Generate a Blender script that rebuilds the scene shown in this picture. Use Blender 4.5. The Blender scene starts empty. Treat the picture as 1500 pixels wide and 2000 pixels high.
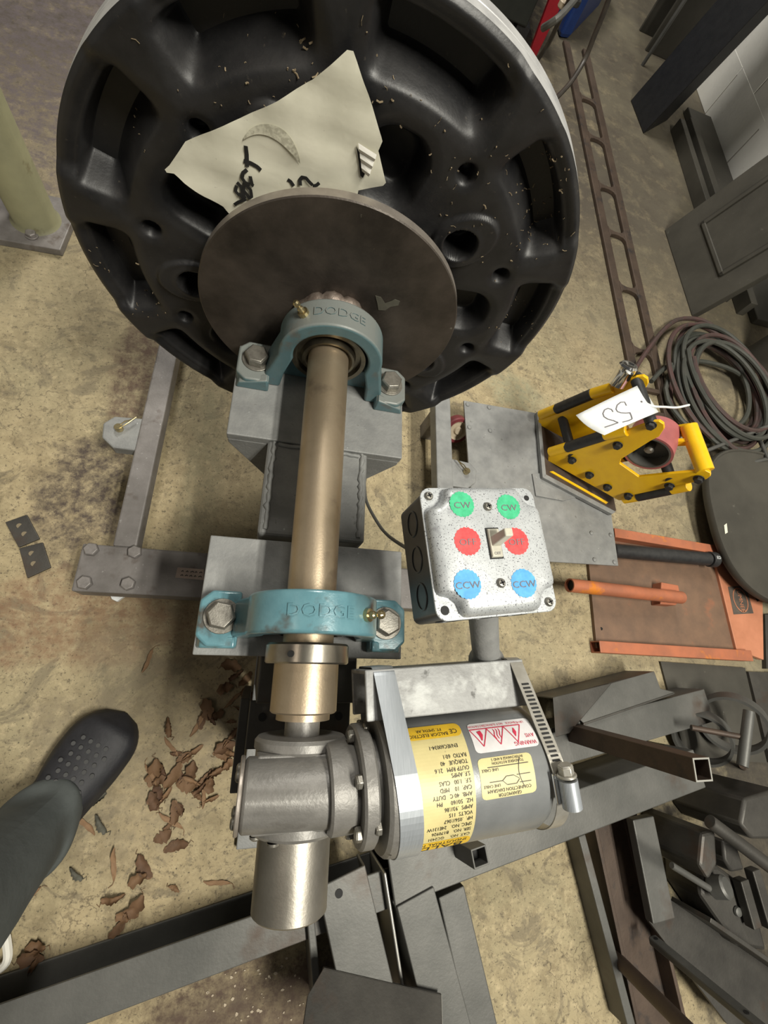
import bpy, bmesh, math, random
from mathutils import Vector, Matrix

# ------------------------------------------------------------------ camera, world, lights, exposure
SC = bpy.context.scene
COL = SC.collection
H = 0.50                                   # height of the shaft axis above the floor
FPX = 852.2                                # focal length in pixels of the 1500 x 2000 frame
CR = Vector((0.9621088, 0.01775822, 0.27208694))     # camera right
CD = Vector((0.10566271, -0.94418724, -0.31200296))  # camera down
CF = Vector((0.2513604, 0.32893023, -0.91028723))    # camera forward
CP = Vector((-0.0511, -0.4238, 0.463 + H))
cam = bpy.data.cameras.new('camera'); camo = bpy.data.objects.new('camera', cam); COL.objects.link(camo)
cam.sensor_fit = 'HORIZONTAL'; cam.sensor_width = 36.0; cam.lens = FPX / 1500 * 36.0
cam.clip_start = 0.01; cam.clip_end = 60
m = Matrix.Identity(4)
for i in range(3):
    m[i][0] = CR[i]; m[i][1] = -CD[i]; m[i][2] = -CF[i]; m[i][3] = CP[i]
camo.matrix_world = m
SC.camera = camo

W = bpy.data.worlds.new('world'); SC.world = W; W.use_nodes = True
bg = W.node_tree.nodes['Background']; bg.inputs[0].default_value = (0.96, 0.95, 0.90, 1); bg.inputs[1].default_value = 0.06

def area(name, loc, target, sx, sy, power, col):
    l = bpy.data.lights.new(name, 'AREA'); l.shape = 'RECTANGLE'; l.size = sx; l.size_y = sy; l.energy = power; l.color = col
    o = bpy.data.objects.new(name, l); COL.objects.link(o); o.location = loc
    # tubes and fill lights hang flat, long side along the shop
    return o
area('ceiling_tube', (0.86, -1.05, 3.0), None, 0.10, 1.2, 56, (1.0, 0.96, 0.85))
area('ceiling_tube', (1.08, -1.05, 3.0), None, 0.10, 1.2, 56, (1.0, 0.96, 0.85))
area('wall_fill_light', (0.0, 2.4, 2.9), None, 0.42, 1.6, 85, (1.0, 0.96, 0.88))  # unseen light added to brighten the block wall
area('left_fill_light', (-1.8, -0.7, 3.0), None, 0.42, 1.2, 6, (1.0, 0.86, 0.70))  # weak unseen light added on the left for fill and highlights

vs = SC.view_settings
vs.view_transform = 'Standard'; vs.look = 'None'; vs.gamma = 1.0; vs.use_curve_mapping = False; vs.exposure = 0.06

# ------------------------------------------------------------------ helpers
R = math.radians
def ray(px, py):
    return CR * ((px - 750) / FPX) + CD * ((py - 1000) / FPX) + CF
def at(px, py, z):
    d = ray(px, py); return CP + d * ((z - CP.z) / d.z)
def aty(px, py, y):
    d = ray(px, py); return CP + d * ((y - CP.y) / d.y)
def onplane(px, py, p0, n):
    d = ray(px, py); return CP + d * ((p0 - CP).dot(n) / d.dot(n))
V = Vector

class MB:
    """collects faces for one mesh"""
    def __init__(self): self.v = []; self.f = []
    def add(self, vs, fs):
        o = len(self.v); self.v += [V(p) for p in vs]; self.f += [tuple(i + o for i in f) for f in fs]; return self
    def hexa(self, b, t):
        """bottom loop b and top loop t of equal length"""
        n = len(b)
        fs = [tuple(range(n - 1, -1, -1)), tuple(range(n, 2 * n))]
        fs += [(i, (i + 1) % n, n + (i + 1) % n, n + i) for i in range(n)]
        return self.add(list(b) + list(t), fs)
    def box(self, x0, x1, y0, y1, z0, z1):
        c = [(x0, y0), (x1, y0), (x1, y1), (x0, y1)]
        return self.hexa([(x, y, z0) for x, y in c], [(x, y, z1) for x, y in c])
    def obox(self, c, ax, ay, az, sx, sy, sz):
        c = V(c); ax, ay, az = V(ax).normalized(), V(ay).normalized(), V(az).normalized()
        q = [(-1, -1), (1, -1), (1, 1), (-1, 1)]
        return self.hexa([c + ax * (a * sx / 2) + ay * (b * sy / 2) - az * (sz / 2) for a, b in q],
                         [c + ax * (a * sx / 2) + ay * (b * sy / 2) + az * (sz / 2) for a, b in q])
    def prism(self, poly, off):
        """3-D polygon extruded by the vector off"""
        off = V(off); p = [V(q) for q in poly]
        nrm = V((0, 0, 0))
        for i in range(len(p)): nrm += p[i].cross(p[(i + 1) % len(p)])
        if nrm.dot(off) < 0: p = p[::-1]
        return self.hexa(p, [q + off for q in p])
    def ringprism(self, outer, inner, off):
        off = V(off); n = len(outer)
        a = [V(p) for p in outer]; b = [V(p) for p in inner]
        vs = a + b + [p + off for p in a] + [p + off for p in b]; fs = []
        for i in range(n):
            j = (i + 1) % n
            fs += [(i, j, n + j, n + i), (2 * n + i, 3 * n + i, 3 * n + j, 2 * n + j), (i, 2 * n + i, 2 * n + j, j), (n + i, n + j, 3 * n + j, 3 * n + i)]
        return self.add(vs, fs)
    def lathe(self, prof, o, axis, seg=48, ref=None):
        """profile of (along, radius) pairs turned about axis through o"""
        ax = V(axis).normalized()
        ref = V(ref) if ref else (V((0, 0, 1)) if abs(ax.z) < .9 else V((1, 0, 0)))
        u = (ref - ax * ref.dot(ax)).normalized(); w = ax.cross(u); o = V(o)
        rows = []
        for a, r in prof:
            if r < 1e-6: rows.append([len(self.v)]); self.v.append(o + ax * a)
            else:
                k = len(self.v); rows.append(list(range(k, k + seg)))
                for i in range(seg):
                    t = 2 * math.pi * i / seg; self.v.append(o + ax * a + (u * math.cos(t) + w * math.sin(t)) * r)
        for p, q in zip(rows, rows[1:]):
            if len(p) == 1 and len(q) == 1: continue
            for i in range(seg):
                j = (i + 1) % seg
                if len(p) == 1: self.f.append((p[0], q[j], q[i]))
                elif len(q) == 1: self.f.append((p[i], p[j], q[0]))
                else: self.f.append((p[i], p[j], q[j], q[i]))
        return self
    def cyl(self, a, b, r, seg=32, ch=0.0, r2=None):
        a = V(a); b = V(b); L = (b - a).length; r2 = r if r2 is None else r2
        if ch: return self.lathe([(0, 0), (0, r - ch), (ch, r), (L - ch, r2), (L, r2 - ch), (L, 0)], a, b - a, seg)
        return self.lathe([(0, 0), (0, r), (L, r2), (L, 0)], a, b - a, seg)
    def pipe(self, a, b, r, ri, seg=32):
        L = (V(b) - V(a)).length
        return self.lathe([(0, ri), (0, r), (L, r), (L, ri), (0, ri)], a, V(b) - V(a), seg)
    def tube(self, pts, r, seg=10, closed=False, cap=True):
        """round tube along a polyline; r a number or list"""
        p = [V(q) for q in pts]; n = len(p); rr = r if isinstance(r, (list, tuple)) else [r] * n
        tan = []
        for i in range(n):
            a = p[(i - 1) % n] if closed or i else p[0]; b = p[(i + 1) % n] if closed or i < n - 1 else p[-1]
            tan.append((b - a).normalized())
        u = tan[0].orthogonal().normalized(); base = len(self.v)
        for i in range(n):
            u = (u - tan[i] * u.dot(tan[i])).normalized(); w = tan[i].cross(u)
            for k in range(seg):
                t = 2 * math.pi * k / seg; self.v.append(p[i] + (u * math.cos(t) + w * math.sin(t)) * rr[i])
        for i in range(n if closed else n - 1):
            for k in range(seg):
                a = base + i * seg; b = base + ((i + 1) % n) * seg; l = (k + 1) % seg
                self.f.append((a + k, a + l, b + l, b + k))
        if cap and not closed:
            self.f.append(tuple(base + k for k in range(seg - 1, -1, -1))); self.f.append(tuple(base + (n - 1) * seg + k for k in range(seg)))
        return self
    def sweep(self, prof, a, b, side, up):
        """closed 2-D profile (s, t) swept straight from a to b"""
        a = V(a); b = V(b); side = V(side); up = V(up)
        return self.prism([a + side * s + up * t for s, t in prof], b - a)
    def grid(self, rows):
        n = len(rows); mm = len(rows[0]); o = len(self.v)
        for r_ in rows: self.v += [V(q) for q in r_]
        for i in range(n - 1):
            for j in range(mm - 1):
                self.f.append((o + i * mm + j, o + i * mm + j + 1, o + (i + 1) * mm + j + 1, o + (i + 1) * mm + j))
        return self
    def ball(self, c, r, sx=1, sy=1, sz=1, seg=16, rings=8):
        c = V(c); o = len(self.v); rows = []
        for i in range(rings + 1):
            t = math.pi * i / rings; k = len(self.v)
            if i in (0, rings): self.v.append(c + V((0, 0, r * sz * math.cos(t)))); rows.append([k])
            else:
                rows.append(list(range(k, k + seg)))
                for j in range(seg):
                    a = 2 * math.pi * j / seg; self.v.append(c + V((r * sx * math.sin(t) * math.cos(a), r * sy * math.sin(t) * math.sin(a), r * sz * math.cos(t))))
        for p, q in zip(rows, rows[1:]):
            for i in range(seg):
                j = (i + 1) % seg
                if len(p) == 1: self.f.append((p[0], q[i], q[j]))
                elif len(q) == 1: self.f.append((p[i], q[0], p[j]))
                else: self.f.append((p[i], q[i], q[j], p[j]))
        return self

def mesh_of(name, mb, org, smooth):
    me = bpy.data.meshes.new(name); me.from_pydata([tuple(p - org) for p in mb.v], [], mb.f)
    bm = bmesh.new(); bm.from_mesh(me); bmesh.ops.recalc_face_normals(bm, faces=bm.faces); bm.to_mesh(me); bm.free()
    if smooth is not None:
        me.polygons.foreach_set('use_smooth', [True] * len(me.polygons)); me.set_sharp_from_angle(angle=R(smooth))
    me.update(); return me
ORG = {}
def tag(o, label=None, cat=None, group=None, kind=None):
    if label: o['label'] = label
    if cat: o['category'] = cat
    if group: o['group'] = group
    if kind: o['kind'] = kind
    return o
def thing(name, label, cat, loc, group=None):
    o = bpy.data.objects.new(name, None); COL.objects.link(o); o.location = loc; o.empty_display_size = .05
    ORG[o.name] = V(loc); return tag(o, label, cat, group)
def part(name, mb, mat, parent, smooth=35, bevel=0, label=None, kind=None, seg=2):
    org = ORG[parent.name]
    o = bpy.data.objects.new(name, mesh_of(name, mb, org, smooth)); COL.objects.link(o); o.parent = parent
    o.data.materials.append(mat); ORG[o.name] = org
    if bevel: bev(o, bevel, seg)
    if label: o['label'] = label
    if kind: o['kind'] = kind
    return o
def solo(name, mb, mat, label=None, cat=None, group=None, kind=None, smooth=35, bevel=0, seg=2):
    xs = [p.x for p in mb.v]; ys = [p.y for p in mb.v]; zs = [p.z for p in mb.v]
    org = V(((min(xs) + max(xs)) / 2, (min(ys) + max(ys)) / 2, min(zs)))
    o = bpy.data.objects.new(name, mesh_of(name, mb, org, smooth)); COL.objects.link(o); o.location = org
    o.data.materials.append(mat); ORG[o.name] = org
    if bevel: bev(o, bevel, seg)
    return tag(o, label, cat, group, kind)
def bev(o, w, seg=2):
    b = o.modifiers.new('bevel', 'BEVEL'); b.width = w; b.segments = seg; b.limit_method = 'ANGLE'; b.angle_limit = R(40); b.harden_normals = False
def subsurf(o, n=2):
    s = o.modifiers.new('subdivision', 'SUBSURF'); s.levels = n; s.render_levels = n

def arc(cx, cy, r, a0, a1, n):
    return [(cx + r * math.cos(R(a0 + (a1 - a0) * i / n)), cy + r * math.sin(R(a0 + (a1 - a0) * i / n))) for i in range(n + 1)]
def rrect(w, h, r, n=4):
    p = []
    for cx, cy, a in ((w / 2 - r, h / 2 - r, 0), (-w / 2 + r, h / 2 - r, 90), (-w / 2 + r, -h / 2 + r, 180), (w / 2 - r, -h / 2 + r, 270)):
        p += arc(cx, cy, r, a, a + 90, n)
    return p
def frame_of(a, b):
    """unit direction, side (to the left, horizontal) and up of a run from a to b"""
    d = (V(b) - V(a)).normalized(); side = V((-d.y, d.x, 0)).normalized(); up = d.cross(side)
    if up.z < 0: up = -up
    return d, side, up
def text2d(s, size=1.0):
    """text outline as flat mesh data in x/y, centred"""
    c = bpy.data.curves.new('t', 'FONT'); c.body = s; c.size = size; c.align_x = 'CENTER'; c.align_y = 'CENTER'; c.resolution_u = 2
    o = bpy.data.objects.new('t', c); COL.objects.link(o)
    dg = bpy.context.evaluated_depsgraph_get(); dg.update()
    me = bpy.data.meshes.new_from_object(o.evaluated_get(dg))
    vs = [(v.co.x, v.co.y) for v in me.vertices]; fs = [tuple(p.vertices) for p in me.polygons]
    bpy.data.objects.remove(o); bpy.data.curves.remove(c); bpy.data.meshes.remove(me)
    return vs, fs
def text_on(mb, s, size, o, ux, uy, sx=1.0):
    vs, fs = text2d(s, size); o = V(o); ux = V(ux); uy = V(uy)
    mb.add([o + ux * (x * sx) + uy * y for x, y in vs], fs); return mb
def stroke(mb, pts, w, nrm, lift=V((0, 0, 0))):
    """flat ribbon along pts on a surface of normal nrm"""
    p = [V(q) + lift for q in pts]; L = []; Rr = []
    for i in range(len(p)):
        t = (p[min(i + 1, len(p) - 1)] - p[max(i - 1, 0)]).normalized(); s = nrm.cross(t).normalized() * (w / 2)
        L.append(p[i] + s); Rr.append(p[i] - s)
    return mb.grid([L, Rr])

# ------------------------------------------------------------------ materials
def mat(name, col, rough=.5, metal=0.0, col2=None, scale=40, bump=0.0, bscale=None, spots=None, detail=6, stretch=None, rough2=None, coat=0, lo=.35, hi=.65, spec=.5):
    m = bpy.data.materials.new(name); m.use_nodes = True; nt = m.node_tree; N = nt.nodes; L = nt.links
    b = N['Principled BSDF']; b.inputs['Roughness'].default_value = rough; b.inputs['Metallic'].default_value = metal
    b.inputs['Base Color'].default_value = (*col, 1); b.inputs['Specular IOR Level'].default_value = spec
    if coat: b.inputs['Coat Weight'].default_value = coat; b.inputs['Coat Roughness'].default_value = .15
    tc = N.new('ShaderNodeTexCoord'); src = tc.outputs['Object']
    if stretch:
        mp = N.new('ShaderNodeMapping'); mp.inputs['Scale'].default_value = stretch; L.new(src, mp.inputs['Vector']); src = mp.outputs['Vector']
    def noise(sc, det=detail, rg=.6):
        n = N.new('ShaderNodeTexNoise'); n.inputs['Scale'].default_value = sc; n.inputs['Detail'].default_value = det; n.inputs['Roughness'].default_value = rg
        L.new(src, n.inputs['Vector']); return n.outputs['Fac']
    def ramp(f, a, c):
        r_ = N.new('ShaderNodeMapRange'); r_.inputs['From Min'].default_value = a; r_.inputs['From Max'].default_value = c; L.new(f, r_.inputs['Value']); return r_.outputs['Result']
    cur = None
    if col2:
        mx = N.new('ShaderNodeMix'); mx.data_type = 'RGBA'; mx.inputs['A'].default_value = (*col, 1); mx.inputs['B'].default_value = (*col2, 1)
        L.new(ramp(noise(scale), lo, hi), mx.inputs['Factor']); cur = mx.outputs['Result']
        if rough2 is not None:
            rr = N.new('ShaderNodeMapRange'); rr.inputs['From Min'].default_value = lo; rr.inputs['From Max'].default_value = hi; rr.inputs['To Min'].default_value = rough; rr.inputs['To Max'].default_value = rough2
            L.new(noise(scale), rr.inputs['Value']); L.new(rr.outputs['Result'], b.inputs['Roughness'])
    for s in (spots or []):           # (colour, scale, threshold low, high)
        mx = N.new('ShaderNodeMix'); mx.data_type = 'RGBA'; mx.inputs['B'].default_value = (*s[0], 1)
        if cur: L.new(cur, mx.inputs['A'])
        else: mx.inputs['A'].default_value = (*col, 1)
        L.new(ramp(noise(s[1], 4), s[2], s[3]), mx.inputs['Factor']); cur = mx.outputs['Result']
    if cur: L.new(cur, b.inputs['Base Color'])
    if bump:
        bp = N.new('ShaderNodeBump'); bp.inputs['Strength'].default_value = bump; bp.inputs['Distance'].default_value = .002
        L.new(noise(bscale or scale * 3, 4), bp.inputs['Height']); L.new(bp.outputs['Normal'], b.inputs['Normal'])
    return m

M = {}
M['wheel'] = mat('black_wheel', (.012, .012, .013), .40, 0, (.024, .023, .023), 22, .12, 240, [((.06, .052, .042), 150, .66, .78)], rough2=.52)
M['tread'] = mat('highlight_tread', (.62, .62, .61), .35, .3, (.42, .42, .42), 30, .05)  # lamp highlight along the wheel edge painted as a pale tone
M['plate'] = mat('mill_plate', (.05, .043, .037), .42, .65, (.12, .10, .085), 14, .15, 260, [((.22, .21, .18), 60, .70, .74), ((.30, .27, .22), 210, .72, .78)], rough2=.55)
M['plate_edge'] = mat('cut_edge', (.30, .265, .23), .42, .55, (.38, .34, .30), 60, .1)
M['shaft'] = mat('bronze_shaft', (.52, .42, .30), .40, .82, (.40, .32, .22), 15, .08, 420, [((.16, .13, .10), 20, .60, .85)], rough2=.46)
M['sleeve'] = mat('dark_steel_sleeve', (.36, .335, .29), .42, .8, (.26, .24, .205), 22, .08, 400)
M['collar'] = mat('bright_collar', (.42, .39, .33), .28, .95, (.32, .29, .25), 40, .05)
M['grey_paint'] = mat('grey_paint', (.20, .203, .20), .55, .05, (.27, .273, .265), 35, .28, 300, [((.46, .47, .46), 150, .70, .75), ((.085, .078, .07), 70, .66, .8)])
M['grey_leg'] = mat('scuffed_grey_leg', (.15, .138, .13), .5, .1, (.215, .20, .192), 22, .15, 300, [((.34, .33, .32), 120, .66, .74), ((.085, .062, .048), 26, .58, .76)])
M['teal'] = mat('teal_casting', (.10, .225, .265), .28, .05, (.13, .27, .31), 45, .10, 260, [((.085, .08, .07), 24, .56, .70)], coat=.45)
M['teal_dirty'] = mat('dusty_teal_casting', (.085, .165, .185), .45, .05, (.12, .20, .215), 24, .12, 260, [((.13, .14, .13), 28, .58, .70)])
def vary(m, col, amt=.8):
    """shift the colour a little from object to object"""
    nt = m.node_tree; N = nt.nodes; L = nt.links; b = N['Principled BSDF']; old = b.inputs['Base Color'].links[0].from_socket
    oi = N.new('ShaderNodeObjectInfo'); ml = N.new('ShaderNodeMath'); ml.operation = 'MULTIPLY'; ml.inputs[1].default_value = amt; L.new(oi.outputs['Random'], ml.inputs[0])
    mx = N.new('ShaderNodeMix'); mx.data_type = 'RGBA'; L.new(ml.outputs[0], mx.inputs['Factor']); L.new(old, mx.inputs['A']); mx.inputs['B'].default_value = (*col, 1); L.new(mx.outputs['Result'], b.inputs['Base Color'])
def dust(m, col, lo=.25, hi=.75, amt=.9):
    """settled dust on faces that look up"""
    nt = m.node_tree; N = nt.nodes; L = nt.links; b = N['Principled BSDF']; old = b.inputs['Base Color'].links[0].from_socket
    ge = N.new('ShaderNodeNewGeometry'); sp = N.new('ShaderNodeSeparateXYZ'); L.new(ge.outputs['True Normal'], sp.inputs[0])
    no = N.new('ShaderNodeTexNoise'); no.inputs['Scale'].default_value = 30
    r_ = N.new('ShaderNodeMapRange'); r_.inputs['From Min'].default_value = lo; r_.inputs['From Max'].default_value = hi; r_.inputs['To Max'].default_value = amt; L.new(sp.outputs['Z'], r_.inputs['Value'])
    mx = N.new('ShaderNodeMix'); mx.data_type = 'RGBA'; L.new(r_.outputs['Result'], mx.inputs['Factor']); L.new(old, mx.inputs['A']); mx.inputs['B'].default_value = (*col, 1); L.new(mx.outputs['Result'], b.inputs['Base Color'])
dust(M['teal_dirty'], (.215, .225, .21))
M['bolt'] = mat('zinc_bolt', (.30, .285, .25), .42, .7, (.21, .198, .172), 110, .15, 500)
M['bolt_dark'] = mat('painted_bolt', (.20, .185, .175), .5, .3, (.27, .25, .24), 120, .1, 500)
M['brass'] = mat('brass_fitting', (.62, .52, .28), .28, .95, (.48, .40, .24), 200)
M['bearing'] = mat('bearing_ring', (.20, .175, .12), .30, .9, (.12, .105, .08), 60)
M['black'] = mat('black_hollow', (.006, .006, .006), .7)
M['gear'] = mat('grey_gearbox', (.175, .168, .155), .44, .25, (.225, .216, .20), 60, .18, 300, [((.34, .33, .32), 60, .70, .78), ((.09, .08, .07), 30, .62, .78)])
M['motor'] = mat('grey_motor', (.185, .193, .195), .36, .25, (.23, .238, .24), 30, .06, 400, [((.34, .35, .35), 40, .68, .80)], coat=.15)
M['scuffed'] = mat('scuffed_channel', (.31, .315, .31), .5, .1, (.19, .19, .185), 24, .15, 300, [((.42, .43, .42), 30, .54, .66), ((.07, .07, .065), 66, .62, .72)])
M['strap'] = mat('stainless_strap', (.47, .50, .53), .36, .5, (.38, .41, .44), 60, .04, 300, stretch=(30, 1, 1))
M['strap2'] = mat('dull_clamp', (.52, .50, .45), .36, .6, (.40, .38, .33), 60, .05, 300)
M['chrome'] = mat('chrome', (.80, .80, .80), .10, 1.0)
M['label_yellow'] = mat('label_cream', (.66, .57, .27), .45, 0, (.58, .50, .24), 50, .03, None, [((.25, .22, .14), 120, .72, .8)])
M['label_gold'] = mat('label_gold', (.78, .50, .03), .42, 0, (.66, .42, .03), 50)
M['label_white'] = mat('label_white', (.72, .70, .70), .42, 0, (.62, .6, .6), 60, .03, None, [((.4, .4, .4), 110, .70, .78)])
M['ink'] = mat('black_ink', (.02, .02, .02), .5)
M['ink_red'] = mat('red_ink', (.55, .03, .07), .5)
M['box'] = mat('dark_steel_box', (.055, .058, .062), .42, .6, (.085, .088, .09), 30, .06)
M['cover'] = mat('galvanised_cover', (.50, .52, .53), .42, .25, (.42, .44, .45), 70, .06, 600, [((.075, .075, .085), 800, .59, .64), ((.20, .20, .22), 60, .64, .8)])
M['stick_green'] = mat('sticker_green', (.03, .38, .17), .5, 0, (.06, .50, .25), 160, 0, None, [((.02, .2, .1), 300, .66, .76)])
M['stick_red'] = mat('sticker_red', (.72, .035, .04), .5, 0, (.82, .08, .08), 160, 0, None, [((.4, .02, .02), 300, .68, .76)])
M['stick_blue'] = mat('sticker_blue', (.06, .30, .66), .5, 0, (.10, .40, .78), 160, 0, None, [((.05, .2, .45), 300, .68, .76)])
M['toggle'] = mat('beige_plastic', (.55, .53, .44), .4, 0, (.48, .46, .38), 200)
M['paper'] = mat('dirty_paper', (.80, .775, .64), .75, 0, (.70, .68, .55), 16, .3, 26, [((.42, .39, .30), 42, .66, .82), ((.20, .18, .13), 230, .70, .78)])
M['paper_torn'] = mat('torn_paper', (.76, .74, .68), .8)
M['yellow'] = mat('yellow_paint', (.93, .56, .008), .36, 0, (.84, .48, .008), 24, .10, 200, [((.36, .18, .02), 55, .70, .78)], coat=.25)
M['orange'] = mat('orange_paint', (.44, .145, .07), .5, 0, (.33, .12, .065), 20, .15, 200, [((.60, .19, .02), 16, .60, .70), ((.16, .09, .06), 60, .68, .8)])
M['orange_plate'] = mat('worn_orange_plate', (.155, .098, .066), .55, .15, (.205, .125, .08), 26, .15, 260, [((.33, .13, .07), 14, .62, .78)])
M['copper'] = mat('bright_orange_plate', (.56, .23, .13), .45, .05, (.46, .185, .10), 18, .1, 200)
M['rubber'] = mat('black_rubber', (.018, .018, .019), .5, 0, (.03, .03, .03), 80, .1)
M['steel_dark'] = mat('dark_mill_steel', (.050, .047, .042), .52, .4, (.082, .077, .068), 12, .14, 200, [((.075, .045, .03), 9, .56, .72), ((.20, .19, .17), 130, .74, .79)])
M['steel_grey'] = mat('grey_mill_steel', (.092, .092, .085), .50, .35, (.135, .133, .123), 10, .12, 200, [((.085, .06, .045), 8, .60, .76), ((.30, .30, .28), 150, .73, .79)])
M['steel_rust'] = mat('brown_scale_steel', (.062, .043, .032), .58, .3, (.095, .066, .048), 14, .16, 200, [((.04, .033, .03), 22, .56, .7)])
M['steel_cut'] = mat('fresh_cut_edge', (.50, .49, .45), .4, .7)
M['hose_r'] = mat('red_hose', (.085, .042, .038), .62, 0, (.06, .042, .037), 24, .1, 200, [((.045, .04, .034), 40, .52, .7)])
M['hose_g'] = mat('green_hose', (.042, .046, .038), .62, 0, (.06, .06, .05), 24, .1, 200)
M['wall'] = mat('white_block_paint', (.80, .79, .74), .7, 0, (.72, .71, .66), 5, .35, 60, [((.38, .35, .30), 16, .70, .80)])
M['mortar'] = mat('grey_mortar', (.40, .38, .34), .8, 0, (.30, .28, .25), 30)
M['weld'] = mat('brown_weld', (.15, .115, .095), .45, .5, (.24, .20, .17), 120, .3, 300)
M['panel'] = mat('grey_olive_panel', (.045, .042, .034), .55, .1, (.070, .065, .053), 6, .14, 120, [((.14, .13, .11), 50, .68, .78)])
M['black_paint'] = mat('black_column_paint', (.008, .0085, .010), .5, 0, (.013, .0135, .015), 30, .2, 300)
M['post'] = mat('olive_post_paint', (.27, .26, .155), .5, 0, (.20, .195, .12), 9, .2, 60, [((.10, .075, .035), 16, .60, .72)])
M['shoe'] = mat('black_foam', (.013, .013, .016), .62, 0, (.022, .022, .026), 40, .2, 200)
M['trouser'] = mat('grey_green_trouser', (.060, .068, .066), .9, 0, (.085, .095, .092), 12, .5, 60)
M['leaf'] = mat('dry_leaf', (.105, .052, .027), .75, 0, (.055, .028, .016), 40, .3, 120, [((.24, .14, .07), 60, .62, .76)])
M['leaf3'] = mat('tan_leaf', (.26, .155, .08), .75, 0, (.15, .085, .045), 40, .3, 120)
vary(M['leaf'], (.20, .115, .055), .75)
M['leaf2'] = mat('grey_leaf', (.085, .085, .065), .8, 0, (.11, .10, .08), 40, .3, 120)
M['white'] = mat('white_plastic', (.78, .80, .80), .45, 0, (.70, .72, .72), 60)
M['tagink'] = mat('marker_ink', (.16, .15, .16), .6)
M['red'] = mat('red_paint', (.36, .012, .025), .4, 0, (.28, .012, .02), 20)
M['blue'] = mat('blue_case', (.012, .035, .16), .42, 0, (.016, .05, .20), 16, .05)
M['cartgreen'] = mat('dark_green_case', (.018, .021, .018), .5, 0, (.028, .031, .026), 12)
M['cream'] = mat('cream_hub', (.50, .42, .31), .5, 0, (.40, .33, .24), 30)
M['redtread'] = mat('red_poly_tread', (.17, .03, .035), .45, 0, (.12, .022, .028), 30)
M['pinktread'] = mat('pink_red_tread', (.40, .12, .12), .5, 0, (.33, .10, .10), 40, .08)
M['straw'] = mat('straw_bits', (.34, .27, .17), .8, 0, (.19, .14, .085), 300)
M['web'] = mat('dust_web', (.33, .30, .25), .9)

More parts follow.
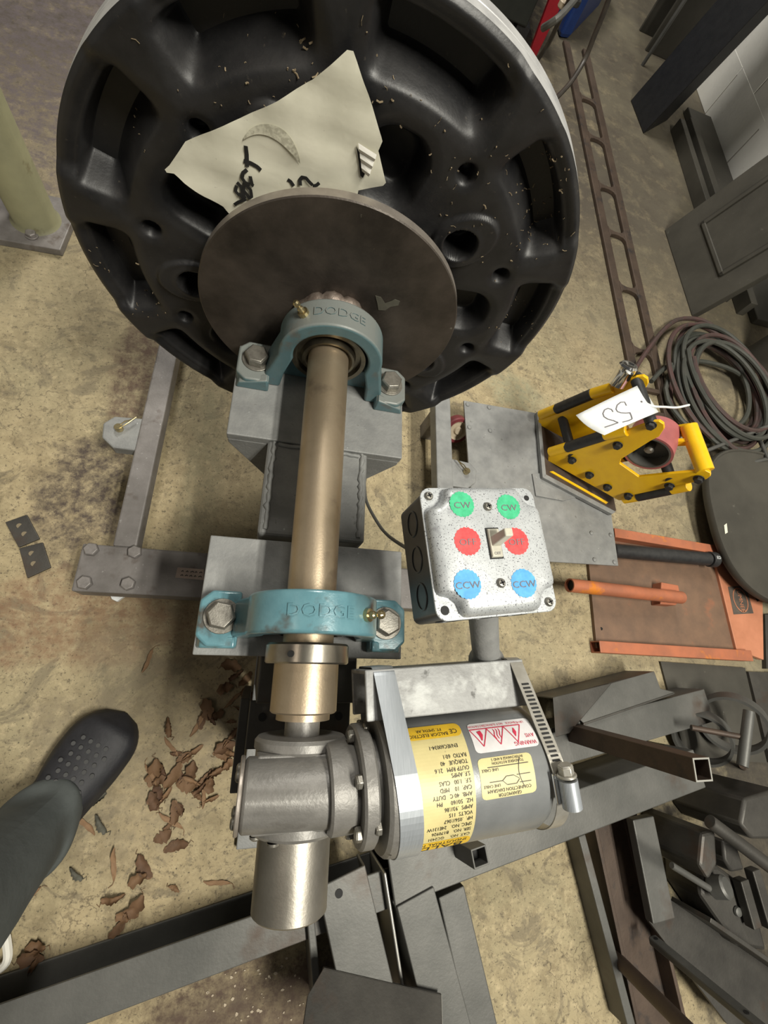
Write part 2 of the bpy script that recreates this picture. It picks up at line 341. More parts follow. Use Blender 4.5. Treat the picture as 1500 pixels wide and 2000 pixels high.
# ------------------------------------------------------------------ floor, wall
def floor_mat():
    m = bpy.data.materials.new('stained_concrete'); m.use_nodes = True; nt = m.node_tree; N = nt.nodes; L = nt.links
    b = N['Principled BSDF']; b.inputs['Roughness'].default_value = .72; b.inputs['Specular IOR Level'].default_value = .35
    g = N.new('ShaderNodeNewGeometry'); pos = g.outputs['Position']
    def noise(sc, det=8, rg=.62, dist=0.0):
        n = N.new('ShaderNodeTexNoise'); n.inputs['Scale'].default_value = sc; n.inputs['Detail'].default_value = det; n.inputs['Roughness'].default_value = rg; n.inputs['Distortion'].default_value = dist
        L.new(pos, n.inputs['Vector']); return n.outputs['Fac']
    def rng(f, a, c, lo=0, hi=1):
        r_ = N.new('ShaderNodeMapRange'); r_.inputs['From Min'].default_value = a; r_.inputs['From Max'].default_value = c; r_.inputs['To Min'].default_value = lo; r_.inputs['To Max'].default_value = hi
        L.new(f, r_.inputs['Value']); return r_.outputs['Result']
    def mixc(fac, a, bcol):
        x = N.new('ShaderNodeMix'); x.data_type = 'RGBA'
        if isinstance(a, tuple): x.inputs['A'].default_value = (*a, 1)
        else: L.new(a, x.inputs['A'])
        x.inputs['B'].default_value = (*bcol, 1); L.new(fac, x.inputs['Factor']); return x.outputs['Result']
    def mul(a, c):
        x = N.new('ShaderNodeMath'); x.operation = 'MULTIPLY'; L.new(a, x.inputs[0])
        if isinstance(c, float): x.inputs[1].default_value = c
        else: L.new(c, x.inputs[1])
        return x.outputs[0]
    def blob(cx, cy, rx, ry, edge=.35, nz=.5):
        """soft patch of colour with a ragged edge"""
        mp = N.new('ShaderNodeMapping'); mp.inputs['Location'].default_value = (-cx / rx, -cy / ry, 0); mp.inputs['Scale'].default_value = (1 / rx, 1 / ry, 0); L.new(pos, mp.inputs['Vector'])
        ln = N.new('ShaderNodeVectorMath'); ln.operation = 'LENGTH'; L.new(mp.outputs['Vector'], ln.inputs[0])
        ad = N.new('ShaderNodeMath'); ad.operation = 'ADD'; L.new(ln.outputs['Value'], ad.inputs[0]); L.new(rng(noise(14), .2, .8, -nz, nz), ad.inputs[1])
        return rng(ad.outputs[0], 1.0, 1.0 - edge)
    c = mixc(rng(noise(3.0, 5), .36, .64), (.42, .338, .20), (.305, .263, .16))
    c = mixc(mul(rng(noise(17, 9, .68), .47, .66), .85), c, (.225, .18, .105))
    c = mixc(mul(rng(noise(48, 7, .75), .50, .66), .8), c, (.50, .41, .25))
    c = mixc(mul(rng(noise(75, 6, .75), .55, .66), .9), c, (.115, .092, .06))
    c = mixc(mul(rng(noise(7, 8, .7, 2.2), .56, .62), .6), c, (.15, .125, .085))
    c = mixc(mul(rng(noise(190, 4, .7), .58, .68), .95), c, (.06, .05, .036))
    # fine scratches and hairline cracks
    vo = N.new('ShaderNodeTexVoronoi'); vo.feature = 'DISTANCE_TO_EDGE'; vo.inputs['Scale'].default_value = 5.5
    dn = N.new('ShaderNodeTexNoise'); dn.inputs['Scale'].default_value = 9; dn.inputs['Detail'].default_value = 6; L.new(pos, dn.inputs['Vector'])
    va = N.new('ShaderNodeVectorMath'); va.operation = 'MULTIPLY_ADD'; L.new(dn.outputs['Color'], va.inputs[0]); va.inputs[1].default_value = (.35, .35, .35); L.new(pos, va.inputs[2]); L.new(va.outputs[0], vo.inputs['Vector'])
    c = mixc(mul(mul(rng(vo.outputs['Distance'], .012, .002), rng(noise(4), .5, .62)), .8), c, (.09, .07, .045))
    # worn traffic dirt along the wall and the far end, painted darker to offset the wall fill light
    sx = N.new('ShaderNodeSeparateXYZ'); L.new(pos, sx.inputs[0])
    c = mixc(mul(mul(rng(sx.outputs['Y'], .40, 1.25), rng(noise(13, 8, .7), .18, .50)), .95), c, (.062, .051, .041))
    c = mixc(mul(mul(rng(sx.outputs['X'], .75, 1.5), rng(noise(11, 8, .7), .26, .56)), .85), c, (.115, .100, .072))
    c = mixc(mul(rng(noise(1.1, 4), .50, .68), .40), c, (.25, .225, .15))
    fine = rng(noise(40, 8, .75), .34, .60)
    for s in ((-.42, -.10, .10, .15, (.06, .045, .04), .95), (-.36, -.36, .26, .10, (.21, .115, .065), .7), (-.36, .24, .08, .24, (.10, .06, .045), .9), (.05, -.99, .32, .13, (.085, .055, .04), .95), (-.22, -.56, .20, .22, (.235, .195, .13), .7), (.62, .35, .10, .08, (.30, .30, .20), .7), (-.9, 1.35, 1.0, .85, (.115, .095, .10), .9), (1.25, -.85, .42, .36, (.045, .038, .03), .95), (-.20, -.05, .05, .30, (.21, .195, .12), .6)):  # last patch paints the shaft's shadow, the one before it dim light
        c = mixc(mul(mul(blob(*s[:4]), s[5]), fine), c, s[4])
    c = mixc(mul(blob(1.28, -.86, .46, .36), .85), c, (.05, .043, .034))  # dark clutter and dim light by the scrap, both put into the colour
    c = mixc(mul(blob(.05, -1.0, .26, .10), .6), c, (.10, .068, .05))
    L.new(c, b.inputs['Base Color'])
    bp = N.new('ShaderNodeBump'); bp.inputs['Strength'].default_value = .35; bp.inputs['Distance'].default_value = .004
    L.new(noise(90, 6, .7), bp.inputs['Height']); L.new(bp.outputs['Normal'], b.inputs['Normal'])
    return m
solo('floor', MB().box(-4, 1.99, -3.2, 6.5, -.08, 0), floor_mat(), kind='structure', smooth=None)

solo('wall_far', MB().box(-4, 1.99, 6.4, 6.5, 0, 3.1), M['wall'], kind='structure', smooth=None)
solo('wall_left', MB().box(-4.1, -4, -3.2, 6.5, 0, 3.1), M['wall'], kind='structure', smooth=None)
# painted block wall along x = 1.9: every block that shows is a piece of its own
wall = thing('wall_right', None, None, (1.9, 2, 0)); wall['kind'] = 'structure'
part('mortar_bed', MB().box(1.903, 1.99, -.5, 5.2, 0, 2.6), M['mortar'], wall, None)
random.seed(3)
bl = MB().box(1.9, 1.95, -.196, .196, -.096, .096)
b0 = None
for row in range(6):
    zc = -.04 + .2 * row + .1
    for k in range(12):
        yc = .1 + .4 * k + (.2 if row % 2 else 0)
        if b0 is None:
            b0 = part('block', bl, M['wall'], wall, None, .0012); b0.location = (0, 0, 0); o = b0
        else:
            o = b0.copy(); COL.objects.link(o); o.parent = wall
        o.location = (random.uniform(0, .0015), yc, max(zc, .097))

# ------------------------------------------------------------------ support stand of the rotating wheel
zt = H - .072                                # top of the bearing plates
st = thing('support_stand', 'grey painted steel stand with pedestal, bearing plates and bolted floor legs', 'stand', (0.005, -.2, 0))
part('pedestal', MB().box(-.064, .073, -.275, -.135, .016, zt - .006), M['grey_paint'], st, None, .006, seg=3)
part('foot_plate', MB().box(-.046, .118, -.735, -.03, .0, .016), M['grey_paint'], st, None, .002)
def gusset_plate(y0, y1, front):
    mb = MB()
    mb.box(-.116, .122, y0, y1, zt - .014, zt)
    return mb
p1 = part('bearing_plate', gusset_plate(-.147, -.008, True), M['grey_paint'], st, None, .0015)
p2 = part('bearing_plate', gusset_plate(-.418, -.283, True), M['grey_paint'], st, None, .0015)
for y0, y1 in ((-.147, -.06), (-.40, -.283)):
    for s, xo, xi in ((-1, -.115, -.064), (1, .121, .073)):
        pl = [(xo, y0, zt - .014), (xi, y0, zt - .014), (xi, y0, zt - .125), (xo, y0, zt - .024)]
        part('gusset', MB().prism(pl, (0, y1 - y0, 0)), M['grey_paint'], st, None, .0015)
# weld beads along the pedestal top
random.seed(5)
for x in (-.055, .064):
    pts = [(x + random.uniform(-.0012, .0012), -.268 + .123 * i / 24, zt - .006) for i in range(25)]
    part('weld_bead', MB().tube(pts, [.0032 + .0010 * math.sin(i * 2.4) + random.uniform(-.0004, .0004) for i in range(25)], 8), M['grey_paint'], st, 60)
pts = [(-.05 + .11 * i / 20, -.150 + random.uniform(-.001, .001), zt - .005) for i in range(21)]
part('weld_bead', MB().tube(pts, .003, 8), M['grey_paint'], st, 60)
# second upright under the drive bearing with its holed bracket
part('drive_upright', MB().box(-.044, .070, -.468, -.400, .016, zt - .014), M['steel_dark'], st, None, .002)
br = MB()
oz = .375
br.box(-.050, .072, -.520, -.468, oz - .008, oz)
part('motor_bracket', br, M['steel_dark'], st, None, .0012)
for x in (-.034, .058):
    part('bolt_hole', MB().cyl((x, -.486, oz - .003), (x, -.486, oz + .0006), .0048, 20), M['black'], st)
part('side_bar', MB().box(-.062, -.050, -.572, -.468, .016, .34), M['steel_dark'], st, None, .0015)
# floor legs, cross member, lugs
LZ = .118
part('leg', MB().box(-.311, -.273, -.236, .42, LZ - .038, LZ), M['grey_leg'], st, None, .003)
part('leg', MB().box(.306, .346, -.236, .20, LZ - .038, LZ), M['grey_paint'], st, None, .003)
cm = part('cross_member', MB().box(-.357, .40, -.318, -.236, LZ - .05, LZ), M['grey_leg'], st, None, .003)
part('cross_brace', MB().box(-.064, .073, -.40, -.236, .016, LZ - .002), M['grey_paint'], st, None, .002)
for x in (-.311, .306):
    part('leg_post', MB().box(x + .004, x + .034, -.31, -.245, 0, LZ - .05), M['grey_leg'], st, None, .002)
part('leg_post', MB().box(-.307, -.277, .36, .40, 0, LZ - .038), M['grey_leg'], st, None, .002)
part('leg_post', MB().box(.31, .342, .14, .18, 0, LZ - .038), M['grey_leg'], st, None, .002)
def hexbolt(name, parent, c, r, h, mt, ax=V((0, 0, 1)), rot=0, washer=True, mt2=None):
    """hex head with a domed chamfer and a washer; c is the seat"""
    c = V(c); ax = V(ax).normalized(); u = ax.orthogonal().normalized(); u = Matrix.Rotation(rot, 3, ax) @ u; w = ax.cross(u)
    hx = lambda rr, t: [c + ax * t + (u * math.cos(R(60 * k)) + w * math.sin(R(60 * k))) * rr for k in range(6)]
    mb = MB(); t0 = .002 if washer else 0
    if washer: mb.cyl(c, c + ax * .0022, r * 1.22, 28)
    mb.hexa(hx(r, t0), hx(r, t0 + h * .82)); mb.hexa(hx(r, t0 + h * .82), hx(r * .86, t0 + h))
    return part(name, mb, mt, parent, 30, .0006)
random.seed(8)
for px, py in ((178, 1073), (263, 1078), (165, 1138), (250, 1140)):
    p = at(px, py, LZ + .006); hexbolt('bolt', st, (p.x, p.y, LZ), .0118, .011, M['bolt_dark'], rot=random.random(), washer=False)
# hitch lugs with cotter pins
def lug(c, s, m1):
    cx, cy = c; pl = []
    for a, b in ((0, -.036), (.040, -.036), (.062, -.018), (.066, .012), (.050, .030), (0, .034)):
        pl.append((cx + s * a, cy + b, LZ - .030))
    part('hitch_lug', MB().prism(pl, (0, 0, .026)), m1, st, None, .003)
    pc = V((cx + s * .036, cy + .004, LZ - .004))
    mb = MB().cyl(pc, pc + V((0, 0, .010)), .0075, 20, .001)
    part('pin', mb, M['brass'], st)
    loop = [pc + V((s * (-.002), .004, .009)), pc + V((s * -.010, .012, .012)), pc + V((s * -.018, .015, .013)), pc + V((s * -.027, .024, .012)), pc + V((s * -.016, .010, .012)), pc + V((s * -.008, .002, .011)), pc + V((0, -.004, .009))]
    part('cotter_pin', MB().tube(loop, .0013, 6), M['brass'], st)
lug((-.309, -.012), -1, M['grey_paint']); lug((.344, .0), 1, M['grey_paint'])
# paper sticker on the cross member
a, b, c_, d = [at(*p, LZ + .0008) for p in ((347, 1108), (398, 1112), (398, 1133), (342, 1128))]
sk = part('sticker', MB().prism([a, b, c_, d], (0, 0, -.0006)), mat('pink_sticker', (.42, .33, .28), .6, 0, (.34, .27, .23), 60), st, None)
mb = MB(); ux = (b - a).normalized(); uy = (a - d).normalized()
for k in range(2):
    for j in range(5):
        o = d + (b - a) * (.18 + .17 * j) + (a - d) * (.62 - .4 * k) + V((0, 0, .0004)); w = random.uniform(.003, .006)
        stroke(mb, [o, o + ux * w * .6 + uy * .002, o + ux * w], .0016, V((0, 0, 1)))
part('sticker_ink', mb, M['ink'], sk, None)
# white plastic tag lying under the cross member
mb = MB().prism([at(*p, .012) for p in ((213, 1159), (240, 1157), (243, 1164), (228, 1175), (218, 1170))], (0, 0, -.011))
solo('plastic_tag', mb, M['white'], 'small white plastic tag on the floor under the bolted cross bar', 'tag', bevel=.001)

# ------------------------------------------------------------------ pillow block bearings
def pillow_block(yc, housing, label, bolt_rots, fit_side, bmats):
    zb = zt
    t = thing('pillow_block', label, 'bearing', (.003, yc, zb))
    cx = .003; cz = H; D = .0195                       # half depth of the arch
    Ro, Ri = .0655, .0475
    out = [(cx - .083, zb), (cx - .079, zb + .026)] + [(cx + Ro * math.cos(R(a)), cz + Ro * math.sin(R(a))) for a in range(184, -5, -6)] + [(cx + .079, zb + .026), (cx + .083, zb)]
    inn = [(cx + .060, zb), (cx + .056, zb + .03)] + [(cx + Ri * math.cos(R(a)), cz + Ri * math.sin(R(a))) for a in range(-14, 195, 6)] + [(cx - .056, zb + .03), (cx - .060, zb)]
    hs = part('housing', MB().prism([(x, yc - D, z) for x, z in out + inn], (0, 2 * D, 0)), housing, t, 40, .003, seg=3)
    for s in (-1, 1):
        pl = [(cx + s * .074, -.030), (cx + s * .105, -.030), (cx + s * .117, -.019), (cx + s * .117, .019), (cx + s * .105, .030), (cx + s * .074, .030)]
        part('foot', MB().prism([(x, yc + y, zb) for x, y in pl], (0, 0, .021)), housing, t, 40, .003, seg=3)
        part('foot_rib', MB().prism([(cx + s * .074, yc - .031, zb), (cx + s * .117, yc - .031, zb), (cx + s * .112, yc - .031, zb + .012), (cx + s * .076, yc - .031, zb + .024)], (0, .012, 0)), housing, t, 40, .002)
    part('base_web', MB().box(cx - .062, cx + .062, yc + .002, yc + .018, zb, zb + .038), housing, t, None, .002)
    # bearing insert: outer ring, seal, inner ring
    br_ = MB().lathe([(-.014, .0254), (-.018, .0300), (-.018, .0330), (-.010, .0345), (-.010, .0400), (-.016, .0415), (-.016, .0470), (.014, .0475), (.014, .0256)], (cx - .003, yc, H), (0, 1, 0), 64)
    part('bearing_insert', br_, M['bearing'], t, 25)
    for s, rt, bm_ in ((-1, bolt_rots[0], bmats[0]), (1, bolt_rots[1], bmats[1])):
        hexbolt('bolt', t, (cx + s * .0925, yc + .002, zb + .021), .0155, .0125, bm_, rot=rt)
    # grease fitting
    a = R(fit_side); n = V((math.cos(a), 0, math.sin(a))); c = V((cx, yc, H)) + n * (Ro - .001)
    g = MB().lathe([(q_ * 1.25, w_ * 1.25) for q_, w_ in [(0, 0), (0, .0052), (.004, .0052), (.0045, .0032), (.008, .0030), (.009, .0020), (.0105, .0021), (.0125, .0034), (.015, .0032), (.0165, .0018), (.0165, 0)]], c, n, 12)
    part('grease_fitting', g, M['brass'], t, 25)
    # raised lettering across the crown
    vs_, fs_ = text2d('DODGE', .0145)
    tm = MB(); top = []; K = Ro + .0007
    for x, y in vs_:
        th = x * 1.25 / K; top.append(V((cx + K * math.sin(th), yc + y * 1.1, H + K * math.cos(th))))
    tm.add(top, fs_)
    o = part('cast_lettering', tm, housing, t, None)
    so = o.modifiers.new('solid', 'SOLIDIFY'); so.thickness = .0010; so.offset = 0
    return t
pillow_block(-.0445, M['teal_dirty'], 'dusty teal pillow block bearing next to the big black wheel', (.2, .5), 128, (M['bolt'], M['bolt']))
pillow_block(-.380, M['teal'], 'glossy teal pillow block bearing between shaft sleeve and gearbox', (.1, .8), 46, (M['bolt'], M['bolt']))

# ------------------------------------------------------------------ drive shaft with welded flange disc
sh = thing('drive_shaft', 'long bronze coloured steel shaft with round flange disc at one end', 'shaft', (0, -.2, H - .0254))
part('shaft', MB().lathe([(-.475, 0), (-.475, .0254), (.02, .0254), (.02, 0)], (0, 0, H), (0, 1, 0), 64), M['shaft'], sh)
disc = part('flange_disc', MB().lathe([(0, 0), (0, .1622), (.0013, .1635)], (0, 0, H), (0, 1, 0), 128), M['plate'], sh, 20)
part('disc_rim', MB().lathe([(.0012, .16345), (.0115, .1635), (.0127, .1622), (.0127, 0)], (0, 0, H), (0, 1, 0), 128), M['plate_edge'], disc, 30)
part('paint_chip', MB().prism([aty(*q, -.0003) for q in ((733, 577), (744, 580), (752, 592), (764, 588), (771, 584), (781, 588), (778, 596), (762, 599), (752, 606), (739, 605), (737, 592))], (0, -.0004, 0)), mat('chip_olive', (.115, .11, .085), .6, 0, (.085, .08, .063), 90), disc, None)
random.seed(2)
pts = [(.040 * math.cos(R(a)), -.005 + random.uniform(-.002, .001), H + (.040 + random.uniform(0, .003)) * math.sin(R(a))) for a in range(0, 360, 8)]
part('weld_bead', MB().tube(pts, [.0105 + .0011 * math.sin(i * 1.7) + random.uniform(-.0008, .0012) for i in range(45)], 8, closed=True), M['weld'], sh, 60)
part('locking_collar', MB().lathe([(0, .0254), (0, .0395), (.0015, .041), (.017, .041), (.019, .0395), (.019, .0254)], (0, -.425, H), (0, 1, 0), 64), M['collar'], sh, 25)
p = V((-.019, -.4165, H + .0364))
part('set_screw', MB().cyl(p, p + V((-.0006, 0, .0016)).normalized() * .0016, .003, 14), M['black'], sh)
part('sleeve', MB().lathe([(0, 0), (0, .0300), (.0015, .0316), (.046, .0316), (.046, 0)], (0, -.469, H), (0, 1, 0), 64), M['shaft'], sh, 25)

# ------------------------------------------------------------------ big black wheel
wh = thing('wheel', 'large black moulded wheel with ten rim pockets and a tread painted pale as highlight', 'wheel', (0, .09, H - .306))
RW = .306
def sm(e0, e1, x):
    t = max(0.0, min(1.0, (x - e0) / (e1 - e0))); return t * t * (3 - 2 * t)
def sdbox(a, b, ha, hb, r):
    qa, qb = abs(a) - ha + r, abs(b) - hb + r
    return math.hypot(max(qa, 0), max(qb, 0)) + min(max(qa, qb), 0) - r
def wheel_depth(r, th):
    d = 0.0
    k = round((th - 80) / 36.0); ph = th - (80 + 36 * k)
    a = R(ph) * r
    fa = sm(.064, .044, abs(a) * .266 / r)
    d += .034 * sm(.2385, .262, r) * sm(.2895, .2815, r) * fa + .008 * sm(.228, .262, r) * sm(.300, .284, r) * sm(.078, .050, abs(a))
    if r > .284: d += .006 * sm(13.5, 10.0, abs(ph)) * sm(.284, .292, r)
    if k % 2 == 0:
        s = sdbox(a, r - .176, .031, .036, .024); d += .030 * sm(.005, -.012, s) + .004 * sm(.018, 0, s)
    else:
        s = math.hypot(a / .031, (r - .182) / .040) - 1
        d -= .0055 * sm(.03, -.06, s)
        s = math.hypot(a, r - .178) - .0185; d += .036 * sm(.0015, -.0035, s) - .001 * sm(.006, 0, abs(s - .003))
    k2 = round((th - 62) / 36.0); a2 = R(th - (62 + 36 * k2)) * r
    s = math.hypot(a2, r - .219); d += .017 * sm(.0115, .004, s) + .0025 * sm(.020, .008, s)
    d += .004 * sm(.25, .15, r)                 # faint dish towards the hub
    d += .004 * sm(.301, .306, r)
    return d
NT = 720; rs = [.095 + (.306 - .095) * i / 112 for i in range(113)]
Y0 = .037
mb = MB(); 
for r in rs:
    for j in range(NT):
        th = 360.0 * j / NT; mb.v.append(V((r * math.cos(R(th)), Y0 + wheel_depth(r, th), H + r * math.sin(R(th)))))
for i in range(len(rs) - 1):
    for j in range(NT):
        l = (j + 1) % NT; mb.f.append((i * NT + j, i * NT + l, (i + 1) * NT + l, (i + 1) * NT + j))
face = part('wheel_face', mb, M['wheel'], wh, 80)
tr = MB()
ys = [None, .058, .0592, .0604, .074, .078]; rr_ = [RW, RW + .0006, RW - .0012, RW + .0006, RW + .0006, RW - .004]
for y_, r in zip(ys, rr_):
    for j in range(NT):
        th = 360.0 * j / NT; yy = Y0 + wheel_depth(RW, th) if y_ is None else y_
        tr.v.append(V((r * math.cos(R(th)), yy, H + r * math.sin(R(th)))))
for i in range(len(ys) - 1):
    for j in range(NT):
        l = (j + 1) % NT; tr.f.append((i * NT + j, i * NT + l, (i + 1) * NT + l, (i + 1) * NT + j))
part('tread', tr, M['tread'], wh, 30)
part('wheel_back', MB().lathe([(.0775, 0), (.0775, .303)], (0, 0, H), (0, 1, 0), 96), M['wheel'], wh)
part('hub', MB().lathe([(.0127, 0), (.0127, .10), (.077, .10)], (0, 0, H), (0, 1, 0), 64), M['wheel'], wh)
# straw and dust caught in the pockets
random.seed(11)
mb = MB()
for (px, py, n, sp) in ((1070, 345, 34, .012), (1066, 400, 22, .014), (1050, 470, 46, .016), (1010, 640, 26, .016), (585, 122, 16, .010), (450, 160, 18, .022), (250, 280, 5, .005), (215, 530, 18, .018), (270, 590, 22, .015), (205, 485, 10, .012), (400, 20, 14, .014), (930, 380, 40, .05), (780, 150, 14, .04), (900, 420, 22, .04)):
    for _ in range(n):
        c = aty(px, py, Y0); r0 = V((random.gauss(0, sp), 0, random.gauss(0, sp))); q = c + r0
        rad = math.hypot(q.x, q.z - H)
        if rad > .300 or rad < .168: continue
        y_ = Y0 + wheel_depth(rad, math.degrees(math.atan2(q.z - H, q.x)) % 360) - .0008
        q.y = y_; d = V((random.uniform(-1, 1), random.uniform(-.25, .05), random.uniform(-1, 1))).normalized(); l = random.choice((.0006, .0009, .0014, .003))
        w = random.choice((.00025, .0004, .0007)); n_ = d.orthogonal().normalized()
        mb.tube([q - d * l, q + n_ * l * .3, q + d * l], w, 4)
solo('straw_debris', mb, M['straw'], 'bits of straw and dust caught on the black wheel face', 'debris', kind='stuff', smooth=None)

# ------------------------------------------------------------------ crumpled paper sheet stuck on the wheel
random.seed(21)
YP = .0270
outl = [(322, 330), (331, 322), (362, 277), (395, 262), (470, 232), (540, 196), (610, 157), (655, 118), (678, 98), (690, 101), (697, 120), (720, 185), (745, 266), (747, 275), (739, 295), (754, 355), (748, 362), (700, 372), (690, 420), (600, 440), (500, 440), (452, 422), (436, 405), (400, 384), (360, 357), (340, 339), (326, 336)]
def paper_y(x, z):
    q = .0008 * math.sin(x * 75 + z * 60) + .0006 * math.sin(x * 150 - z * 110 + 1) + .0006 * math.sin(z * 190 + 2)
    return YP + q
def on_paper(px, py, lift=0):
    p = aty(px, py, YP); p.y = paper_y(p.x, p.z) - lift; return p
bm = bmesh.new()
vs_ = [bm.verts.new(aty(px, py, YP)) for px, py in outl]
bm.faces.new(vs_)
for k in range(1, 26):
    x = -.19 + .0088 * k; bmesh.ops.bisect_plane(bm, geom=bm.verts[:] + bm.edges[:] + bm.faces[:], plane_co=(x, 0, 0), plane_no=(1, 0, 0))
for k in range(1, 26):
    z = H + .05 + .0085 * k; bmesh.ops.bisect_plane(bm, geom=bm.verts[:] + bm.edges[:] + bm.faces[:], plane_co=(0, 0, z), plane_no=(0, 0, 1))
bm.verts.ensure_lookup_table()
mb = MB(); 
for i, v in enumerate(bm.verts): v.index = i; mb.v.append(V((v.co.x, paper_y(v.co.x, v.co.z) if math.hypot(v.co.x, v.co.z - H) > .165 else .0270, v.co.z)))
for f in bm.faces: mb.f.append(tuple(v.index for v in f.verts))
bm.free()
cx0 = aty(560, 260, YP)
pp = thing('paper_sheet', 'crumpled cream paper sheet with marker writing stuck behind the flange disc', 'paper', (cx0.x, YP, H + .08))
sheet = part('sheet', mb, M['paper'], pp, 60)
NY = V((0, -1, 0))
def pstroke(pts, w, n=5):
    q = []; ink = MB()
    for (a, b) in zip(pts, pts[1:]):
        for k in range(n): q.append(on_paper(a[0] + (b[0] - a[0]) * k / n, a[1] + (b[1] - a[1]) * k / n, .0013))
    q.append(on_paper(*pts[-1], .0013)); stroke(ink, q, w * 1.15, NY); part('pen_stroke', ink, M['ink'], sheet, None)
pstroke([(480, 283), (482, 300), (483, 324)], .0032)
pstroke([(476, 313), (490, 318), (503, 325), (510, 331)], .0034)
pstroke([(483, 329), (475, 335), (473, 345), (479, 354), (489, 358)], .0030)
pstroke([(489, 341), (491, 350), (493, 358), (496, 360)], .0030)
pstroke([(463, 355), (470, 362), (478, 372), (486, 381)], .0030); pstroke([(474, 357), (482, 360), (490, 368), (492, 381), (484, 384)], .0028)
pstroke([(466, 376), (474, 383), (480, 386), (466, 392), (458, 398)], .0028); pstroke([(462, 362), (460, 372), (468, 380)], .0028)
pstroke([(470, 360), (474, 374), (480, 384)], .0026); pstroke([(478, 358), (476, 370), (472, 382)], .0024)
pstroke([(562, 350), (568, 354), (574, 362)], .0030)
pstroke([(587, 360), (586, 350), (590, 345), (598, 346), (604, 352), (611, 358)], .0030); pstroke([(611, 360), (619, 358), (624, 354)], .0028)
# ring shaped smudge left by a cup
sg = MB()
ring = []; inn = []
for k in range(26):
    t = k / 25.0; a = R(200 + 165 * t); w = math.sin(math.pi * min(1, t * 1.05)) ** .8
    ring.append(on_paper(525 + 52 * math.cos(a) + 10 * t, 283 + 48 * math.sin(a) + 38 * t * t, .0012)); inn.append(on_paper(525 + (52 - 20 * w) * math.cos(a) + 10 * t - 4 * w, 287 + (48 - 20 * w) * math.sin(a) + 36 * t * t, .0012))
sg.grid([ring, inn])
part('smudge', sg, mat('paper_smudge', (.42, .40, .31), .8, 0, (.60, .58, .46), 300, lo=.42, hi=.58), sheet, None)
part('tear', MB().prism([on_paper(*q, .0008) for q in ((696, 284), (700, 310), (704, 342), (709, 346), (716, 330), (706, 305))], (0, -.0006, 0)), M['black'], sheet, None)
part('torn_flap', MB().grid([[on_paper(700 + 1.2 * k, 276 + 9.5 * k, .0015 + .002 * (k % 2)), on_paper(736 - 2.6 * k, 296 + 7.0 * k, .0045 + .0018 * (k % 2))] for k in range(7)]), M['paper_torn'], sheet, None)

# ------------------------------------------------------------------ gear motor
PSI = R(4.5); GO = V((0, -.527, H + .033))
GX = V((math.cos(PSI), math.sin(PSI), 0)); GY = V((-math.sin(PSI), math.cos(PSI), 0)); GZ = V((0, 0, 1))
def g(a, b, c): return GO + GX * a + GY * b + GZ * c
def g0(a, b, c): return GO + V((a, b, c))
gm = thing('gear_motor', 'grey right angle gear motor with yellow nameplate hung on the shaft end', 'motor', (0.05, -.527, H - .03))
RM = .0550
# gearbox: worm housing along x, hub flanges and output shaft along y
gb = part('gearbox', MB().lathe([(-.049, 0), (-.049, .0262), (-.046, .0275), (.022, .0280)], g0(0, 0, 0), (1, 0, 0), 48).box(-.040, .030, -.556, -.498, H - .036, H + .040), M['gear'], gm, 40, .006, seg=3)
part('output_shaft', MB().cyl((0, -.500, H), (0, -.466, H), .0165, 40), M['gear'], gm)
part('hub_flange', MB().lathe([(0, 0), (0, .040), (.003, .0425), (.009, .0425), (.012, .040), (.012, .0)], (0, -.5005, H), (0, 1, 0), 56), M['gear'], gm, 30)
part('hub_flange', MB().lathe([(0, 0), (0, .038), (.003, .041), (.010, .041), (.010, 0)], (0, -.563, H), (0, 1, 0), 56), M['gear'], gm, 30)
part('end_cap', MB().cyl(g0(-.0525, 0, 0), g0(-.049, 0, 0), .0285, 48, .0008), M['plate_edge'], gm)
for a in (40, 140, 220, 320):
    c = g0(-.0525, .021 * math.cos(R(a)), .021 * math.sin(R(a))); part('cap_screw', MB().lathe([(0, .0048), (-.0018, .0044), (-.003, .0026), (-.0032, 0)], c, (1, 0, 0), 16), M['bolt'], gm)
for x, z in ((-.020, H + .030), (-.034, H + .012)):
    part('cap_screw', MB().lathe([(0, .005), (-.002, .0046), (-.0034, .0026), (-.0036, 0)], (x, -.563, z), (0, 1, 0), 16), M['bolt'], gm)
part('output_sleeve', MB().lathe([(-.622, 0), (-.622, .0300), (-.6205, .0316), (-.563, .0316), (-.563, 0)], (0, 0, H), (0, 1, 0), 64), M['sleeve'], gm, 25)
part('neck_ring', MB().lathe([(.020, .0), (.020, .0335), (.022, .0355), (.041, .0355), (.044, .034), (.044, 0)], g(0, 0, 0), GX, 56), M['gear'], gm, 30)
part('gear_flange', MB().lathe([(.044, 0), (.044, .046), (.046, .048), (.055, .048), (.057, .046), (.057, 0)], g(0, 0, 0), GX, 56), M['gear'], gm, 30)
for a in (15, 75, 135, 195, 255, 315):
    c = g(.044, .0405 * math.sin(R(a)), .0405 * math.cos(R(a))); hexbolt('flange_bolt', gm, c, .0058, .0055, M['bolt'], ax=-GX, rot=a, washer=False)
part('motor_adapter', MB().lathe([(.057, 0), (.057, .038), (.062, .038), (.062, .053), (.065, .0555), (.072, .0565), (.076, .0565), (.076, 0)], g(0, 0, 0), GX, 64), M['gear'], gm, 30)
for a in (75, 105, 255, -30):
    c = g(.0575, .046 * math.sin(R(a)), .046 * math.cos(R(a))); hexbolt('adapter_bolt', gm, c, .0052, .005, M['bolt'], ax=-GX, rot=a, washer=False)
part('gasket_ring', MB().lathe([(.076, .0), (.076, .0545), (.082, .0545), (.082, 0)], g(0, 0, 0), GX, 64), M['label_yellow'], gm, 30)
